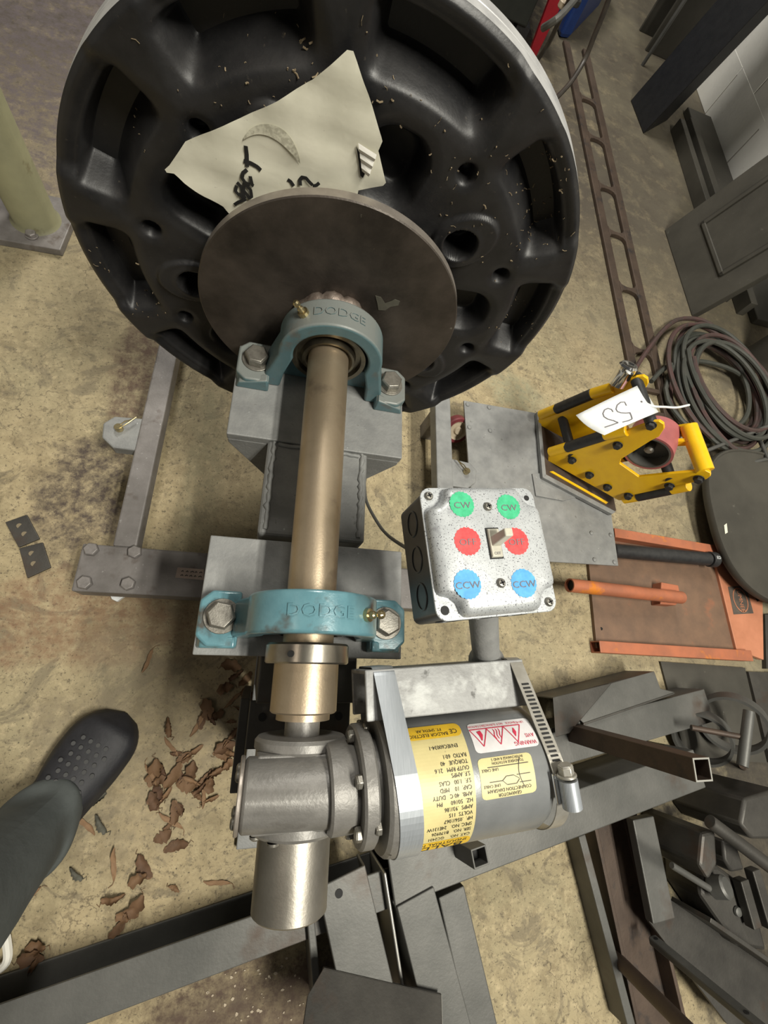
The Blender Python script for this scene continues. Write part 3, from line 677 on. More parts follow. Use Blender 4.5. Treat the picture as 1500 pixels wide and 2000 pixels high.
body = part('motor_body', MB().lathe([(.082, 0), (.082, .0545), (.084, RM), (.204, RM), (.211, RM - .003), (.214, RM - .009), (.214, 0)], g(0, 0, 0), GX, 96), M['motor'], gm, 25)
# labels wrapped on the drum; alpha is measured from the top towards -y
def drum(a, al, lift=.0): return g(a, -(RM + lift) * math.sin(R(al)), (RM + lift) * math.cos(R(al)))
def wrap(a0, a1, l0, l1, lift, rc=.004, n=40):
    """rounded rectangle wrapped on the drum"""
    w = a1 - a0; hgt = R(l1 - l0) * RM; rows = []
    for i in range(n + 1):
        t = i / n; yy = t * hgt; e = min(yy, hgt - yy); ins = rc - math.sqrt(max(0, rc * rc - max(0, rc - e) ** 2)) if e < rc else 0
        al = l0 + (l1 - l0) * t
        rows.append([drum(a0 + ins, al, lift), drum(a1 - ins, al, lift)])
    mb = MB().grid(rows); return mb
def wtext(mb, s, size, ac, alc, lift=.0007, sx=1.0, left=None):
    """text that reads from the drum's end towards the gearbox (upside down in the photo)"""
    vs_, fs_ = text2d(s, size); x0 = min(x for x, y in vs_)
    off = 0 if left is None else -x0
    mb.add([drum(ac - (x + off) * sx, alc + math.degrees(y / RM), lift) for x, y in vs_], fs_)
npl = part('nameplate', wrap(.083, .1345, -53, 61, .0003, .006), M['label_yellow'], gm, None)
part('nameplate_band', wrap(.083, .1343, -53, -40, .0005, .0055), M['label_gold'], npl, None)
part('nameplate_band', wrap(.083, .1343, 45, 61, .0005, .0055), M['label_gold'], npl, None)
tx = MB()
wtext(tx, 'BALDOR', .0105, .128, 55.5, sx=1.6, left=1); wtext(tx, 'INDUSTRIAL MOTOR', .0056, .130, 48.5, sx=1.1, left=1)
for s, al in (('CAT. NO.    GC2431', 51), ('SER. NO.   B170926', 44.5), ('SPEC. NO.   24E131W', 38.5), ('HP.  .056//.067', 32.5), ('VOLTS  115', 27), ('AMPS  .93//.86', 21.5), ('HZ.  50//60      PH', 16), ('AMB.  40 C   DUTY', 10.5), ('CAP.  10    MFD', 5), ('S.F.  1.00   CLAS', -.5), ('S.F. AMPS', -6), ('OUTP RPM   21.6', -11), ('TORQUE   40', -16.5), ('RATIO  60:1', -22)):
    wtext(tx, s, .0044, .1315, -24 + (al + 22) * 65 / 73, left=1, sx=.95)
wtext(tx, 'EN/IEC60034-1', .0042, .126, -32, left=1); wtext(tx, 'BALDOR ELECTRIC', .0042, .121, -43.5, left=1); wtext(tx, 'FT. SMITH, AR', .0038, .116, -48, left=1); wtext(tx, 'CE', .006, .130, -45, left=1)
part('nameplate_text', tx, M['ink'], npl, None)
wl = part('warning_label', wrap(.141, .2035, -50, -23, .0003, .004), M['label_white'], gm, None)
tx = MB()
wtext(tx, 'WARNING', .0046, .2015, -27.0, left=1); wtext(tx, 'AVIS', .0046, .2015, -33, left=1); wtext(tx, 'SHOCK', .003, .184, -46.5); wtext(tx, 'HOT SURFACE', .003, .1665, -46.5); wtext(tx, 'ROTATION', .003, .149, -46.5); wtext(tx, 'LB1451', .003, .197, -46, left=1)
for ac in (.1835, .1665, .150):
    tri = [(ac - .0085, -43.5), (ac + .0085, -43.5), (ac, -28), (ac - .0085, -43.5)]
    for (a0, l0), (a1, l1) in zip(tri, tri[1:]):
        q = [drum(a0 + (a1 - a0) * k / 8, l0 + (l1 - l0) * k / 8, .0007) for k in range(9)]
        L_ = []; R_ = []
        for i in range(9):
            t_ = (q[min(i + 1, 8)] - q[max(i - 1, 0)]).normalized(); n_ = (q[i] - g(0, 0, 0)); n_ -= GX * n_.dot(GX); s_ = n_.normalized().cross(t_).normalized() * .0004
            L_.append(q[i] + s_); R_.append(q[i] - s_)
        tx.grid([L_, R_])
for k in range(3): tx.grid([[drum(.1635 + .0026 * k + .0006 * math.sin(j), -42 + 1.3 * j, .0007), drum(.1643 + .0026 * k + .0006 * math.sin(j), -42 + 1.3 * j, .0007)] for j in range(8)])
tx.grid([[drum(.1835, -41, .0007), drum(.1845, -41, .0007)], [drum(.182, -37, .0007), drum(.1855, -37, .0007)], [drum(.1832, -33, .0007), drum(.1836, -33, .0007)]])
tx.grid([[drum(.1475, -41, .0007), drum(.1515, -42, .0007)], [drum(.1490, -37, .0007), drum(.1525, -38, .0007)], [drum(.1495, -33, .0007), drum(.1505, -33, .0007)]])
part('warning_print', tx, M['ink_red'], wl, None)
dl = part('wiring_label', wrap(.140, .1915, -19, 12.5, .0003, .004), M['label_yellow'], gm, None)
tx = MB()
wtext(tx, 'GEARMOTOR', .0036, .166, 10); wtext(tx, 'CONNECTION DIAGRAM', .0036, .166, 6.3); wtext(tx, 'LINE CABLE', .0030, .150, 2.5); wtext(tx, 'LINE CABLE', .0030, .150, -9.5); wtext(tx, 'TO REVERSE ROTATION', .0028, .168, -14.2); wtext(tx, 'INTERCHANGE 8 AND 5', .0028, .168, -17)
def wline(a0, l0, a1, l1, w=.0005, n=10):
    q = [drum(a0 + (a1 - a0) * k / n, l0 + (l1 - l0) * k / n, .0007) for k in range(n + 1)]
    L_ = []; R_ = []
    for i in range(n + 1):
        t_ = (q[min(i + 1, n)] - q[max(i - 1, 0)]).normalized(); n_ = q[i] - g(0, 0, 0); n_ -= GX * n_.dot(GX); s_ = n_.normalized().cross(t_).normalized() * (w / 2)
        L_.append(q[i] + s_); R_.append(q[i] - s_)
    tx.grid([L_, R_])
wline(.148, -.5, .160, -.5); wline(.160, -.5, .164, 3); wline(.160, -.5, .164, -3.5); wline(.164, 3, .173, 3); wline(.164, -3.5, .171, -3.5); wline(.171, -3.5, .176, -.5); wline(.173, 3, .176, 0); wline(.176, 2.5, .187, 2.5); wline(.174, -3.5, .187, -3.5); wline(.148, -11.5, .187, -11.5)
for k in range(8): wline(.180 - .0035 * math.sin(k / 8 * 3.1), 6 - 2.8 * k, .180 - .0035 * math.sin((k + 1) / 8 * 3.1), 6 - 2.8 * (k + 1), n=2)
part('wiring_print', tx, M['ink'], dl, None)
# bracket channel held on the motor's back by two clamps
cz1, cz0 = .030, -.030; cy0, cy1 = .052, .094; t_ = .004
prof = [(cy0, cz1), (cy1, cz1), (cy1, cz0), (cy0, cz0), (cy0, cz0 + t_), (cy1 - t_, cz0 + t_), (cy1 - t_, cz1 - t_), (cy0, cz1 - t_)]
part('bracket_channel', MB().prism([g(.052, b, c) for b, c in prof], GX * .160), M['scuffed'], gm, None, .0012)
def hull(pts):
    pts = sorted(set(pts)); lo = []; up = []
    cr = lambda o, a, b: (a[0] - o[0]) * (b[1] - o[1]) - (a[1] - o[1]) * (b[0] - o[0])
    for p in pts:
        while len(lo) > 1 and cr(lo[-2], lo[-1], p) <= 0: lo.pop()
        lo.append(p)
    for p in reversed(pts):
        while len(up) > 1 and cr(up[-2], up[-1], p) <= 0: up.pop()
        up.append(p)
    return lo[:-1] + up[:-1]
def loop_yz(extra):
    c = [((RM + extra) * math.cos(R(a)), (RM + extra) * math.sin(R(a))) for a in range(0, 360, 5)]
    for sx, sz in ((1, 1), (1, -1)):
        c += [(cy1 - .008 + (.008 + extra) * math.cos(R(a)), sz * (cz1 - .008) + (.008 + extra) * math.sin(R(a))) for a in range(0, 360, 15)]
    return hull([(round(x, 6), round(y, 6)) for x, y in c])
def clamp_band(name, x0, w, slant, mt, ex):
    lo_ = loop_yz(ex); li_ = loop_yz(ex - .0009)
    def pos(b, c, dx): return g(x0 + dx + slant * (cy1 - b), b, c)
    mb = MB(); n = len(lo_)
    def near(b, c): return min(li_, key=lambda q: (q[0] - b) ** 2 + (q[1] - c) ** 2)
    for i in range(n):
        b, c = lo_[i]; b2, c2 = lo_[(i + 1) % n]; ib, ic = near(b, c); ib2, ic2 = near(b2, c2)
        mb.add([pos(b, c, 0), pos(b2, c2, 0), pos(b2, c2, w), pos(b, c, w), pos(ib, ic, 0), pos(ib2, ic2, 0), pos(ib2, ic2, w), pos(ib, ic, w)], [(0, 1, 2, 3), (0, 4, 5, 1), (3, 2, 6, 7), (4, 7, 6, 5)])
    return part(name, mb, mt, gm, 35)
clamp_band('strap_band', .0595, .0195, .085, M['strap'], .0022)
hc = clamp_band('hose_clamp_band', .197, .0135, .12, M['strap2'], .0018)
# worm slots and screw housing of the hose clamp
lo_ = loop_yz(.0024)
def band_pt(al, dx, lift):
    b = -(RM + .0018 + lift) * math.sin(R(al)); c = (RM + .0018 + lift) * math.cos(R(al)); return g(.197 + dx + .12 * (cy1 - b), b, c)
top_ = sorted([q for q in loop_yz(.0021) if q[1] > 0 or q[0] < 0], key=lambda q: (-q[0] if q[1] > 0 else 1 + q[0]))
top_ = [q for q in top_ if q[1] > 0]
def walk(s):
    """point (b, c) at distance s along the outside of the clamp, from the bracket corner over the drum, and its direction"""
    for (b0_, c0_), (b1_, c1_) in zip(top_, top_[1:]):
        l = math.hypot(b1_ - b0_, c1_ - c0_)
        if s <= l: return b0_ + (b1_ - b0_) * s / l, c0_ + (c1_ - c0_) * s / l, (b1_ - b0_) / l, (c1_ - c0_) / l
        s -= l
    return b1_, c1_, (b1_ - b0_) / l, (c1_ - c0_) / l
def band_at(s, dx, lift):
    b_, c_, tb, tc_ = walk(s); b_ += -tc_ * -lift * -1; c_ += -tb * lift
    return g(.197 + dx + .12 * (cy1 - b_), b_, c_)
for k in range(19):
    s0 = .030 + .0036 * k; sl = MB().add([band_at(s0, .003, .0003), band_at(s0, .0105, .0003), band_at(s0 + .0017, .0105, .0003), band_at(s0 + .0017, .003, .0003)], [(0, 1, 2, 3)])
    part('clamp_slot', sl, M['black'], hc, None)
S0 = .103
tang = (band_at(S0 + .022, .007, 0) - band_at(S0, .007, 0)).normalized()
c0 = band_at(S0, .0085, .0070)
part('clamp_screw_housing', MB().lathe([(0, .0046), (0, .0082), (.0225, .0082), (.0235, .0068), (.0235, 0)], c0 + tang * .006, tang, 24), M['strap'], hc)
part('clamp_saddle', MB().obox(band_at(S0 + .014, -.001, .002), GX, tang, GX.cross(tang), .004, .024, .003), M['chrome'], hc, None, .0008)
hexbolt('clamp_screw', hc, c0 + tang * .004, .0066, .008, M['strap2'], ax=-tang, rot=.3)

# ------------------------------------------------------------------ switch box on a pipe stub
BY = R(7.3); BC = V((.1175, -.337, 0)); bx_, by_ = V((math.cos(BY), math.sin(BY), 0)), V((-math.sin(BY), math.cos(BY), 0))
ZF = H + .163
def bp(a, b, z): return BC + bx_ * a + by_ * b + V((0, 0, z))
sb = thing('switch_box', 'square metal switch box with green, red and blue round stickers on its cover', 'switch box', (BC.x, BC.y, ZF - .054))
s_ = .050
part('box_body', MB().prism([bp(a, b, ZF - .054) for a, b in rrect(.100, .100, .006)], (0, 0, .053)), M['box'], sb, 40, .001)
for a, b, n in ((-.0503, -.030, (-1, 0)), (-.0503, 0, (-1, 0)), (-.0503, .030, (-1, 0)), (-.030, -.0503, (0, -1)), (0.0, -.0503, (0, -1)), (.030, -.0503, (0, -1))):
    c = bp(a, b, ZF - .027); n_ = bx_ * n[0] + by_ * n[1]
    part('knockout', MB().lathe([(-.001, .0), (-.0002, .0098), (.0006, .0098), (.0006, .0108), (0, .0112)], c, n_, 28), M['box'], sb)
# raised cover: flange plus domed centre with cut-back corners
def cover_loop(inset, cut, rc):
    w = .051 - inset; p = []
    for q in range(4):
        ca, sa = (1, 0) if q == 0 else (0, 1) if q == 1 else (-1, 0) if q == 2 else (0, -1)
        loc = [(w, -w + cut + rc)] + [(w, w - cut - rc)] + [(w - rc * (1 - math.cos(R(t))), w - cut - rc + rc * math.sin(R(t))) for t in (30, 60, 90)]
        loc += [(w - cut + rc - rc * math.sin(R(t)) * 1.0 - (0), w - cut + rc - rc * math.cos(R(t))) for t in (0, 30, 60, 90)] if False else []
        loc += [(w - cut * .62, w - cut * .92), (w - cut * .92, w - cut * .62)]
        loc += [(w - cut - rc + rc * math.sin(R(t)), w - rc * (1 - math.cos(R(t)))) for t in (90, 60, 30)]
        for a, b in loc: p.append((a * ca - b * sa, a * sa + b * ca))
    return p
part('cover_flange', MB().prism([bp(a, b, ZF - .0012) for a, b in rrect(.1035, .1035, .009, 6)], (0, 0, .0018)), M['cover'], sb, 40, .0005)
rows = []
for ins, z in ((.0005, .0006), (.0008, .003), (.0020, .0065), (.0045, .0095), (.0085, .0108), (.016, .0112)):
    rows.append([bp(a, b, ZF + z) for a, b in cover_loop(ins, max(.002, .0165 - ins * .55), .006)])
mb = MB(); n = len(rows[0])
for r_ in rows: mb.v += r_
for i in range(len(rows) - 1):
    for j in range(n): l = (j + 1) % n; mb.f.append((i * n + j, i * n + l, (i + 1) * n + l, (i + 1) * n + j))
mb.f.append(tuple((len(rows) - 1) * n + j for j in range(n)))
cv = part('cover', mb, M['cover'], sb, 60)
ZC = ZF + .0112
def onc(px, py, dz=0): return at(px, py, ZC + dz)
random.seed(4)
for i, (px, py, mt, word) in enumerate(((902, 985, 'stick_green', 'CW'), (993, 990, 'stick_green', 'CW'), (913, 1057, 'stick_red', 'OFF'), (1008, 1057, 'stick_red', 'OFF'), (913, 1141, 'stick_blue', 'CCW'), (1023, 1139, 'stick_blue', 'CCW'))):
    c = onc(px, py); rad = .0108 if i > 1 else .0103
    pl = [c + (bx_ * math.cos(R(6 * k)) + by_ * math.sin(R(6 * k))) * (rad * (1 + .035 * math.sin(k * 2.1) + random.uniform(-.015, .015))) for k in range(60)]
    s = part('sticker', MB().prism(pl, (0, 0, .0003)), M[mt], sb, None)
    part('sticker_word', text_on(MB(), word, .0072, c + V((0, 0, .0006)) - by_ * .001, bx_, by_, 1.15), M['tagink'], s, None)
# cover screws
def phillips(c, r, parent):
    part('screw', MB().lathe([(0, r), (.001, r), (.0024, r * .72), (.0029, 0)], c, (0, 0, 1), 20), M['bolt'], parent)
    x = MB()
    for a in (25, 115):
        d = V((math.cos(R(a)), math.sin(R(a)), 0)); e = V((-d.y, d.x, 0)); x.obox(V(c) + V((0, 0, .0028)), d, e, (0, 0, 1), r * 1.1, r * .28, .0006)
    part('screw_cross', x, M['black'], parent, None)
for px, py in ((952, 990), (978, 1139)): phillips(onc(px, py), .0036, sb)
for a, b in ((-.0445, .0445), (.0445, -.0445)): phillips(bp(a, b, ZF + .0006), .0036, sb)
part('screw_hole', MB().cyl(bp(-.0445, -.0440, ZF - .0004), bp(-.0445, -.0440, ZF + .0009), .0034, 20), M['black'], sb)
part('screw_hole', MB().cyl(bp(.0445, .0425, ZF - .0004), bp(.0445, .0425, ZF + .0009), .0024, 20), M['black'], sb)
# toggle switch
tc = onc(965, 1061); ta, tb = bx_, by_
part('toggle_slot', MB().obox(tc + V((0, 0, .0002)), ta, tb, (0, 0, 1), .0115, .0245, .0005), M['black'], sb, None)
q = [(-.0050, -.0115), (.0050, -.0115), (.0050, .0115), (-.0050, .0115)]
part('toggle_body', MB().hexa([tc + ta * a + tb * b + V((0, 0, .0003)) for a, b in q], [tc + ta * a * .9 + tb * (b * .93) + V((0, 0, .0026)) for a, b in q]), M['toggle'], sb, None, .0006)
lv0 = tc + V((0, 0, .002)); lv1 = lv0 + V((0, 0, .015)) + ta * .0035 + tb * .004
u_ = ta; w_ = tb
lb = [lv0 + u_ * a + w_ * b for a, b in ((-.0038, -.0030), (.0038, -.0030), (.0038, .0050), (-.0038, .0050))]
lt = [lv1 + u_ * a + w_ * b for a, b in ((-.0030, -.0028), (.0036, -.0028), (.0036, .0034), (-.0030, .0034))]
part('toggle_lever', MB().hexa(lb, lt), M['toggle'], sb, None, .0008)
part('toggle_mark', text_on(MB(), 'OFF', .0032, tc + V((0, 0, .0028)) - tb * .0085, ta, tb), M['tagink'], sb, None)
# pipe stub from the motor bracket to the box
pa = at(950, 1290, H + .036); pb = at(942, 1178, ZF - .052)
pd = (pb - pa).normalized()
part('pipe_stub', MB().lathe([(-.004, 0), (-.004, .0185), (.002, .0180), (.007, .0150), (.014, .0135), ((pb - pa).length, .0135), ((pb - pa).length, 0)], pa, pd, 40), M['grey_paint'], sb, 50)
# power cable from the pedestal to the box
c = [at(712, 948, .12), at(716, 980, .14), at(737, 1020, .18), at(757, 1045, .22), at(790, 1068, .30), at(825, 1085, .40), at(870, 1095, .52), bp(-.005, .0, ZF - .056)]
def smooth_path(p, n=8):
    o = []
    for i in range(len(p) - 1):
        a = p[max(i - 1, 0)]; b = p[i]; c_ = p[i + 1]; d = p[min(i + 2, len(p) - 1)]
        for k in range(n):
            t = k / n; o.append(.5 * ((2 * b) + (c_ - a) * t + (2 * a - 5 * b + 4 * c_ - d) * t * t + (3 * b - a - 3 * c_ + d) * t ** 3))
    return o + [p[-1]]
c = [V((.078, -.10, .012)), at(709, 925, .05)] + c
solo('power_cable', MB().tube(smooth_path(c), .0032, 8), mat('grey_cable', (.10, .10, .095), .5), 'thin grey power cable running from behind the pedestal to the switch box', 'cable')

# ------------------------------------------------------------------ riveted carriage plate with caster
cr_ = thing('carriage_plate', 'grey riveted steel plate on a red caster beside the stand leg', 'plate', (.6, .02, 0))
PZ = .075
e0, e1, e2, e3, e4 = [at(*q, PZ) for q in ((906, 782), (1050, 807), (1120, 818), (1193, 995), (1208, 1105))]
pl = [(e0.x, e0.y), (e1.x, e1.y), (e2.x, e2.y), (e3.x, e3.y), (e4.x, e4.y), (e0.x + .01, e4.y - .01)]
part('deck', MB().prism([(x, y, PZ - .006) for x, y in pl], (0, 0, .006)), M['grey_paint'], cr_, None, .001)
for px, py in ((913, 790), (955, 796), (916.5, 834.5), (957, 841), (1155, 1041), (1192.6, 1045), (1161, 1093), (1200, 1098)):
    p = at(px, py, PZ); part('rivet', MB().lathe([(0, .0062), (.0022, .0055), (.004, .003), (.0044, 0)], p, (0, 0, 1), 16), M['grey_paint'], cr_)
p = at(890, 836, .042)
cw = part('caster_wheel', MB().lathe([(-.012, .025), (-.012, .033), (-.009, .036), (.009, .036), (.012, .033), (.012, .025)], (.398, p.y, .0380), (0.1, -.8, .6), 40), M['redtread'], cr_, 40)
part('caster_hub', MB().lathe([(.014, 0), (.014, .009), (.008, .012), (.008, .021), (.0125, .0255), (-.012, .0255), (-.012, 0)], (.398, p.y, .0380), (0.1, -.8, .6), 40), M['cream'], cw, 30)
for x, y in ((.46, .16), (.75, -.14), (.46, -.14)):
    part('leg', MB().box(x - .015, x + .015, y - .015, y + .015, 0, PZ - .006), M['grey_leg'], cr_, None, .002)
# tray that carries the yellow roller frame
tz = .0838
part('tray', MB().prism([at(*q, tz) for q in ((1054, 812), (1063, 928), (1196, 1000), (1204, 997), (1185, 905))], (0, 0, -.004)), M['steel_rust'], cr_, None, .001)  # rust brown also stands for the shade between the yellow plates
part('tray_edge', MB().prism([at(*q, tz + .006) for q in ((1049, 804), (1055, 804), (1067, 929), (1060, 932))], (0, 0, -.012)), M['grey_paint'], cr_, None, .001)
part('tray_edge', MB().prism([at(*q, tz + .006) for q in ((1060, 932), (1066, 926), (1203, 999), (1196, 1004))], (0, 0, -.012)), M['grey_paint'], cr_, None, .001)
part('tray_lip', MB().prism([at(*q, tz + .002) for q in ((1074, 921), (1080, 920), (1188, 981), (1184, 984))], (0, 0, -.002)), M['yellow'], cr_, None)
part('tray_support', MB().prism([at(*q, tz - .0045) for q in ((1040, 925), (1047, 968), (1100, 978), (1150, 965), (1120, 920))], (0, 0, -(tz - .0045 - PZ))), M['grey_paint'], cr_, None, .001)

# ------------------------------------------------------------------ yellow roller frame
PA = at(1072, 890, .1); PB = at(1200, 985, .1); pn = (PB - PA).cross(V((0, 0, 1))).normalized()
if pn.dot(CP - PA) < 0: pn = -pn
SH = at(1053, 818, .1) - PA
yt = thing('roller_frame', 'yellow two plate roller frame with black bolts and a pink roller', 'tool', ((PA.x + PB.x) / 2, (PA.y + PB.y) / 2 + .04, tz))
yp = lambda px, py: onplane(px, py, PA, pn)
out = [(1070, 900), (1071, 884), (1078, 878), (1180, 850), (1225, 842), (1272, 824), (1287, 823), (1296, 829), (1297, 838), (1287, 853), (1271, 861), (1213, 897), (1210, 906), (1247, 932), (1377, 919), (1387, 924), (1388, 930), (1380, 936), (1244, 970), (1217, 978), (1207, 977)]
Pn = [yp(*q) for q in out]; off = -pn * .008
near = part('side_plate', MB().prism(Pn, off), M['yellow'], yt, None, .0012)
far = part('side_plate', MB().prism([q + SH for q in Pn], off), M['yellow'], yt, None, .0012)
bolts = ((1118, 897), (1152, 926), (1187, 950), (1228, 967), (1272, 829), (1207, 868), (1365, 934), (1308, 948))
for i, q in enumerate(bolts):
    c = yp(*q) + pn * .001; hexbolt('bolt', yt, c, .0088, .008, M['rubber'], ax=pn, rot=i)
    hexbolt('bolt', yt, c + SH - pn * .009, .0085, .008, M['rubber'], ax=-pn, rot=i)
for q in ((1118, 893), (1272, 832), (1310, 940)):
    c = yp(*q) - pn * .004; part('spacer_rod', MB().cyl(c, c + SH, .0115, 24), M['rubber'], yt)
def sleeve(a, b, mt, r, name, sh, ch=.0008):
    A_, B_ = yp(*a) + sh - pn * .004, yp(*b) + sh - pn * .004; part(name, MB().cyl(A_, B_, r, 24, ch), mt, yt)
for sh_ in (V((0, 0, 0)), SH):
    sleeve((1074, 885), (1108, 875), M['yellow'], .0125, 'standoff', sh_); sleeve((1106, 876), (1181, 852), M['rubber'], .0130, 'grip_sleeve', sh_); sleeve((1180, 852), (1224, 843), M['yellow'], .0128, 'standoff', sh_)
    sleeve((1218, 977), (1246, 972), M['yellow'], .012, 'standoff', sh_); sleeve((1245, 972), (1312, 958), M['rubber'], .0125, 'grip_sleeve', sh_); sleeve((1311, 958), (1345, 951), M['yellow'], .0125, 'standoff', sh_)
# cross boss at the end of the arms
c = yp(1376, 924) - pn * .006; part('end_boss', MB().cyl(c, c + SH, .017, 32, .001), M['yellow'], yt)
c = yp(1345, 915) + SH * .55; part('boss_web', MB().prism([yp(1300, 915) + SH * .62, yp(1372, 918) + SH * .62, yp(1372, 926) + SH * .62, yp(1330, 926) + SH * .62], SH.normalized() * .008), M['yellow'], yt, None, .001)
# hollow pink roller between the plates
AXR = -pn; RL = abs(SH.dot(pn)); rc = yp(1262, 893) - pn * .006; rad = .050
ro = part('roller', MB().lathe([(.006, rad * .90), (.006, rad), (RL - .006, rad), (RL - .006, rad * .9)], rc, AXR, 64), M['pinktread'], yt, 40)
part('roller_core', MB().lathe([(.006, rad * .82), (.006, rad * .90), (RL - .006, rad * .9), (RL - .006, rad * .82), (.006, rad * .82)], rc, AXR, 64), M['steel_grey'], ro, 40)
part('roller_web', MB().lathe([(.035, 0), (.035, rad * .84), (.045, rad * .84), (.045, 0)], rc, AXR, 48), M['steel_grey'], ro, 40)
part('axle_nut', MB().lathe([(.012, 0), (.012, .006), (.016, .010), (.035, .010)], rc, AXR, 20), M['bolt'], ro, 30)
# chrome coupling on the far plate
c = yp(1238, 828) + SH; d = V((0, 0, 1)) * .8 + SH.normalized() * .35
part('coupling', MB().lathe([(-.01, 0), (-.01, .019), (.02, .019), (.024, .0205), (.034, .0205), (.038, .017), (.038, .009), (.034, 0)], c, d, 32), M['chrome'], yt, 30)
# white price tag with a tie
tg = [V(at(*q, z_)) for q, z_ in (((1126, 810), .335), ((1252, 750), .352), ((1286, 805), .360), ((1182, 849), .358))]
tgo = thing('paper_tag', 'white paper tag marked 55 lying on the yellow roller frame', 'tag', tuple((tg[0] + tg[2]) / 2))
rows = []
for i in range(9):
    u = i / 8; rows.append([tg[0].lerp(tg[1], u).lerp(tg[3].lerp(tg[2], u), v / 6) + V((0, 0, .010 * (u - .1) * (1 - u) * 2 - .006 * math.sin(3.1 * v / 6) * (1 - u))) for v in range(7)])
tm = part('card', MB().grid(rows), M['white'], tgo, 60); so = tm.modifiers.new('solid', 'SOLIDIFY'); so.thickness = .0006; so.offset = 0
def tagp(u, v):
    fu = min(7.999, max(0, u * 8)); fv = min(5.999, max(0, v * 6)); i = int(fu); j = int(fv); a = rows[i][j].lerp(rows[i + 1][j], fu - i); b = rows[i][j + 1].lerp(rows[i + 1][j + 1], fu - i); return a.lerp(b, fv - j) + V((0, 0, .0012))
nt_ = (tg[1] - tg[0]).cross(tg[3] - tg[0]).normalized(); nt_ = nt_ if nt_.z > 0 else -nt_
ink = MB()
def px_uv(px, py):
    p = onplane(px, py, (tg[0] + tg[2]) / 2, nt_); e = tg[1] - tg[0]; f_ = tg[3] - tg[0]; w = p - tg[0]
    ee, ff, ef = e.dot(e), f_.dot(f_), e.dot(f_); de = ee * ff - ef * ef
    return ((w.dot(e) * ff - w.dot(f_) * ef) / de, (w.dot(f_) * ee - w.dot(e) * ef) / de)
Z4 = lambda p: (1020 + p[0] / 3.75, 700 + p[1] / 3.75)
for s in ([(765, 350), (745, 330), (712, 335), (688, 355), (685, 380), (700, 395), (730, 400), (768, 398), (800, 392)], [(800, 390), (812, 410), (820, 432)], [(820, 434), (790, 450), (742, 466)],
          [(665, 400), (650, 385), (620, 380), (595, 392), (588, 415), (600, 435), (630, 450), (670, 458)], [(670, 456), (690, 466), (708, 470)], [(708, 472), (660, 492), (606, 512)]):
    stroke(ink, [tagp(*px_uv(*Z4(q))) for q in s], .0022, nt_)
part('number_55', ink, M['tagink'], tm, None)
hp = tagp(*px_uv(*Z4((890, 308)))); part('tag_hole', MB().cyl(hp - V((0, 0, .0004)), hp + V((0, 0, .0001)), .0022, 12), M['tagink'], tm)
zp = [at(1250, 782, .352), at(1274, 793, .36), at(1300, 795, .365), at(1322, 796, .37), at(1346, 791, .375)]
part('zip_tie', MB().tube(smooth_path(zp, 4), .0024, 6), M['white'], tgo)

# ------------------------------------------------------------------ orange steel fixture
orr = thing('orange_fixture', 'worn orange steel pipe fixture with side rails lying on the floor', 'fixture', tuple(at(1320, 1165, 0)))
P = lambda px, py, z: at(px, py, z)
part('base_plate', MB().prism([P(*q, .010) for q in ((1150, 1100), (1203, 1045), (1396, 1080), (1440, 1272), (1166, 1266))], (0, 0, -.010)), M['orange_plate'], orr, None, .001)
part('end_plate', MB().prism([P(*q, .018) for q in ((1393, 1080), (1412, 1072), (1481, 1152), (1490, 1170), (1492, 1289), (1439, 1269))], (0, 0, -.014)), M['copper'], orr, None, .0015)
part('plate_hole', MB().cyl(P(1477, 1169, .0175), P(1477, 1169, .0188), .0085, 20), M['black'], orr)
def rail(a, b, z, w, h, mt, name='rail', hollow=False, parent=None):
    A_, B_ = at(*a, z), at(*b, z); d, s, u = frame_of(A_, B_)
    if hollow:
        t = .003; o_ = [(-w / 2, 0), (w / 2, 0), (w / 2, -h), (-w / 2, -h)]; i_ = [(-w / 2 + t, -t), (w / 2 - t, -t), (w / 2 - t, -h + t), (-w / 2 + t, -h + t)]
        mb = MB().ringprism([A_ + s * x + u * y for x, y in o_], [A_ + s * x + u * y for x, y in i_], B_ - A_)
    else: mb = MB().sweep([(-w / 2, 0), (w / 2, 0), (w / 2, -h), (-w / 2, -h)], A_, B_, s, u)
    return part(name, mb, mt, parent or orr, None, .0015)
rail((1201, 1040), (1410, 1075), .040, .026, .040, M['orange'], hollow=True)
rail((1172, 1263), (1470, 1281), .034, .028, .034, M['orange'], hollow=True)
A_, B_ = at(1195, 1075, .045), at(1382, 1092, .045); part('black_pipe', MB().cyl(A_, B_, .019, 32, .002), M['rubber'], orr); d_ = (B_ - A_).normalized(); part('pipe_cap', MB().cyl(B_ + d_ * .004, B_ + d_ * .026, .022, 32, .002), M['rubber'], orr)
part('cap_mark', text_on(MB(), 'ED', .012, B_ + d_ * .014 + V((0, 0, .0225)), d_, V((-d_.y, d_.x, 0))), M['white'], orr, None)
A_, B_ = at(1112, 1143, .075), at(1330, 1167, .050); part('handle_pipe', MB().pipe(A_, B_, .0165, .0135, 32), M['orange'], orr)
part('pipe_bore', MB().cyl(A_ + (B_ - A_) * .02, A_ + (B_ - A_) * .03, .0137, 24), M['black'], orr)
part('pipe_bracket', MB().prism([at(*q, .040) for q in ((1292, 1137), (1325, 1143), (1331, 1172), (1320, 1182), (1290, 1180))], (0, 0, -.030)), M['orange'], orr, None, .002)
part('bolt_hole', MB().cyl(at(1174, 1228, .0095), at(1174, 1228, .0106), .004, 16), M['black'], orr)
q = [at(*p_, .0186) for p_ in ((1422, 1146), (1457, 1144), (1472, 1198), (1433, 1200))]
dc = part('maker_decal', MB().prism(q, (0, 0, -.0004)), mat('dark_decal', (.085, .07, .06), .5, 0, (.12, .095, .075), 60), orr, None)
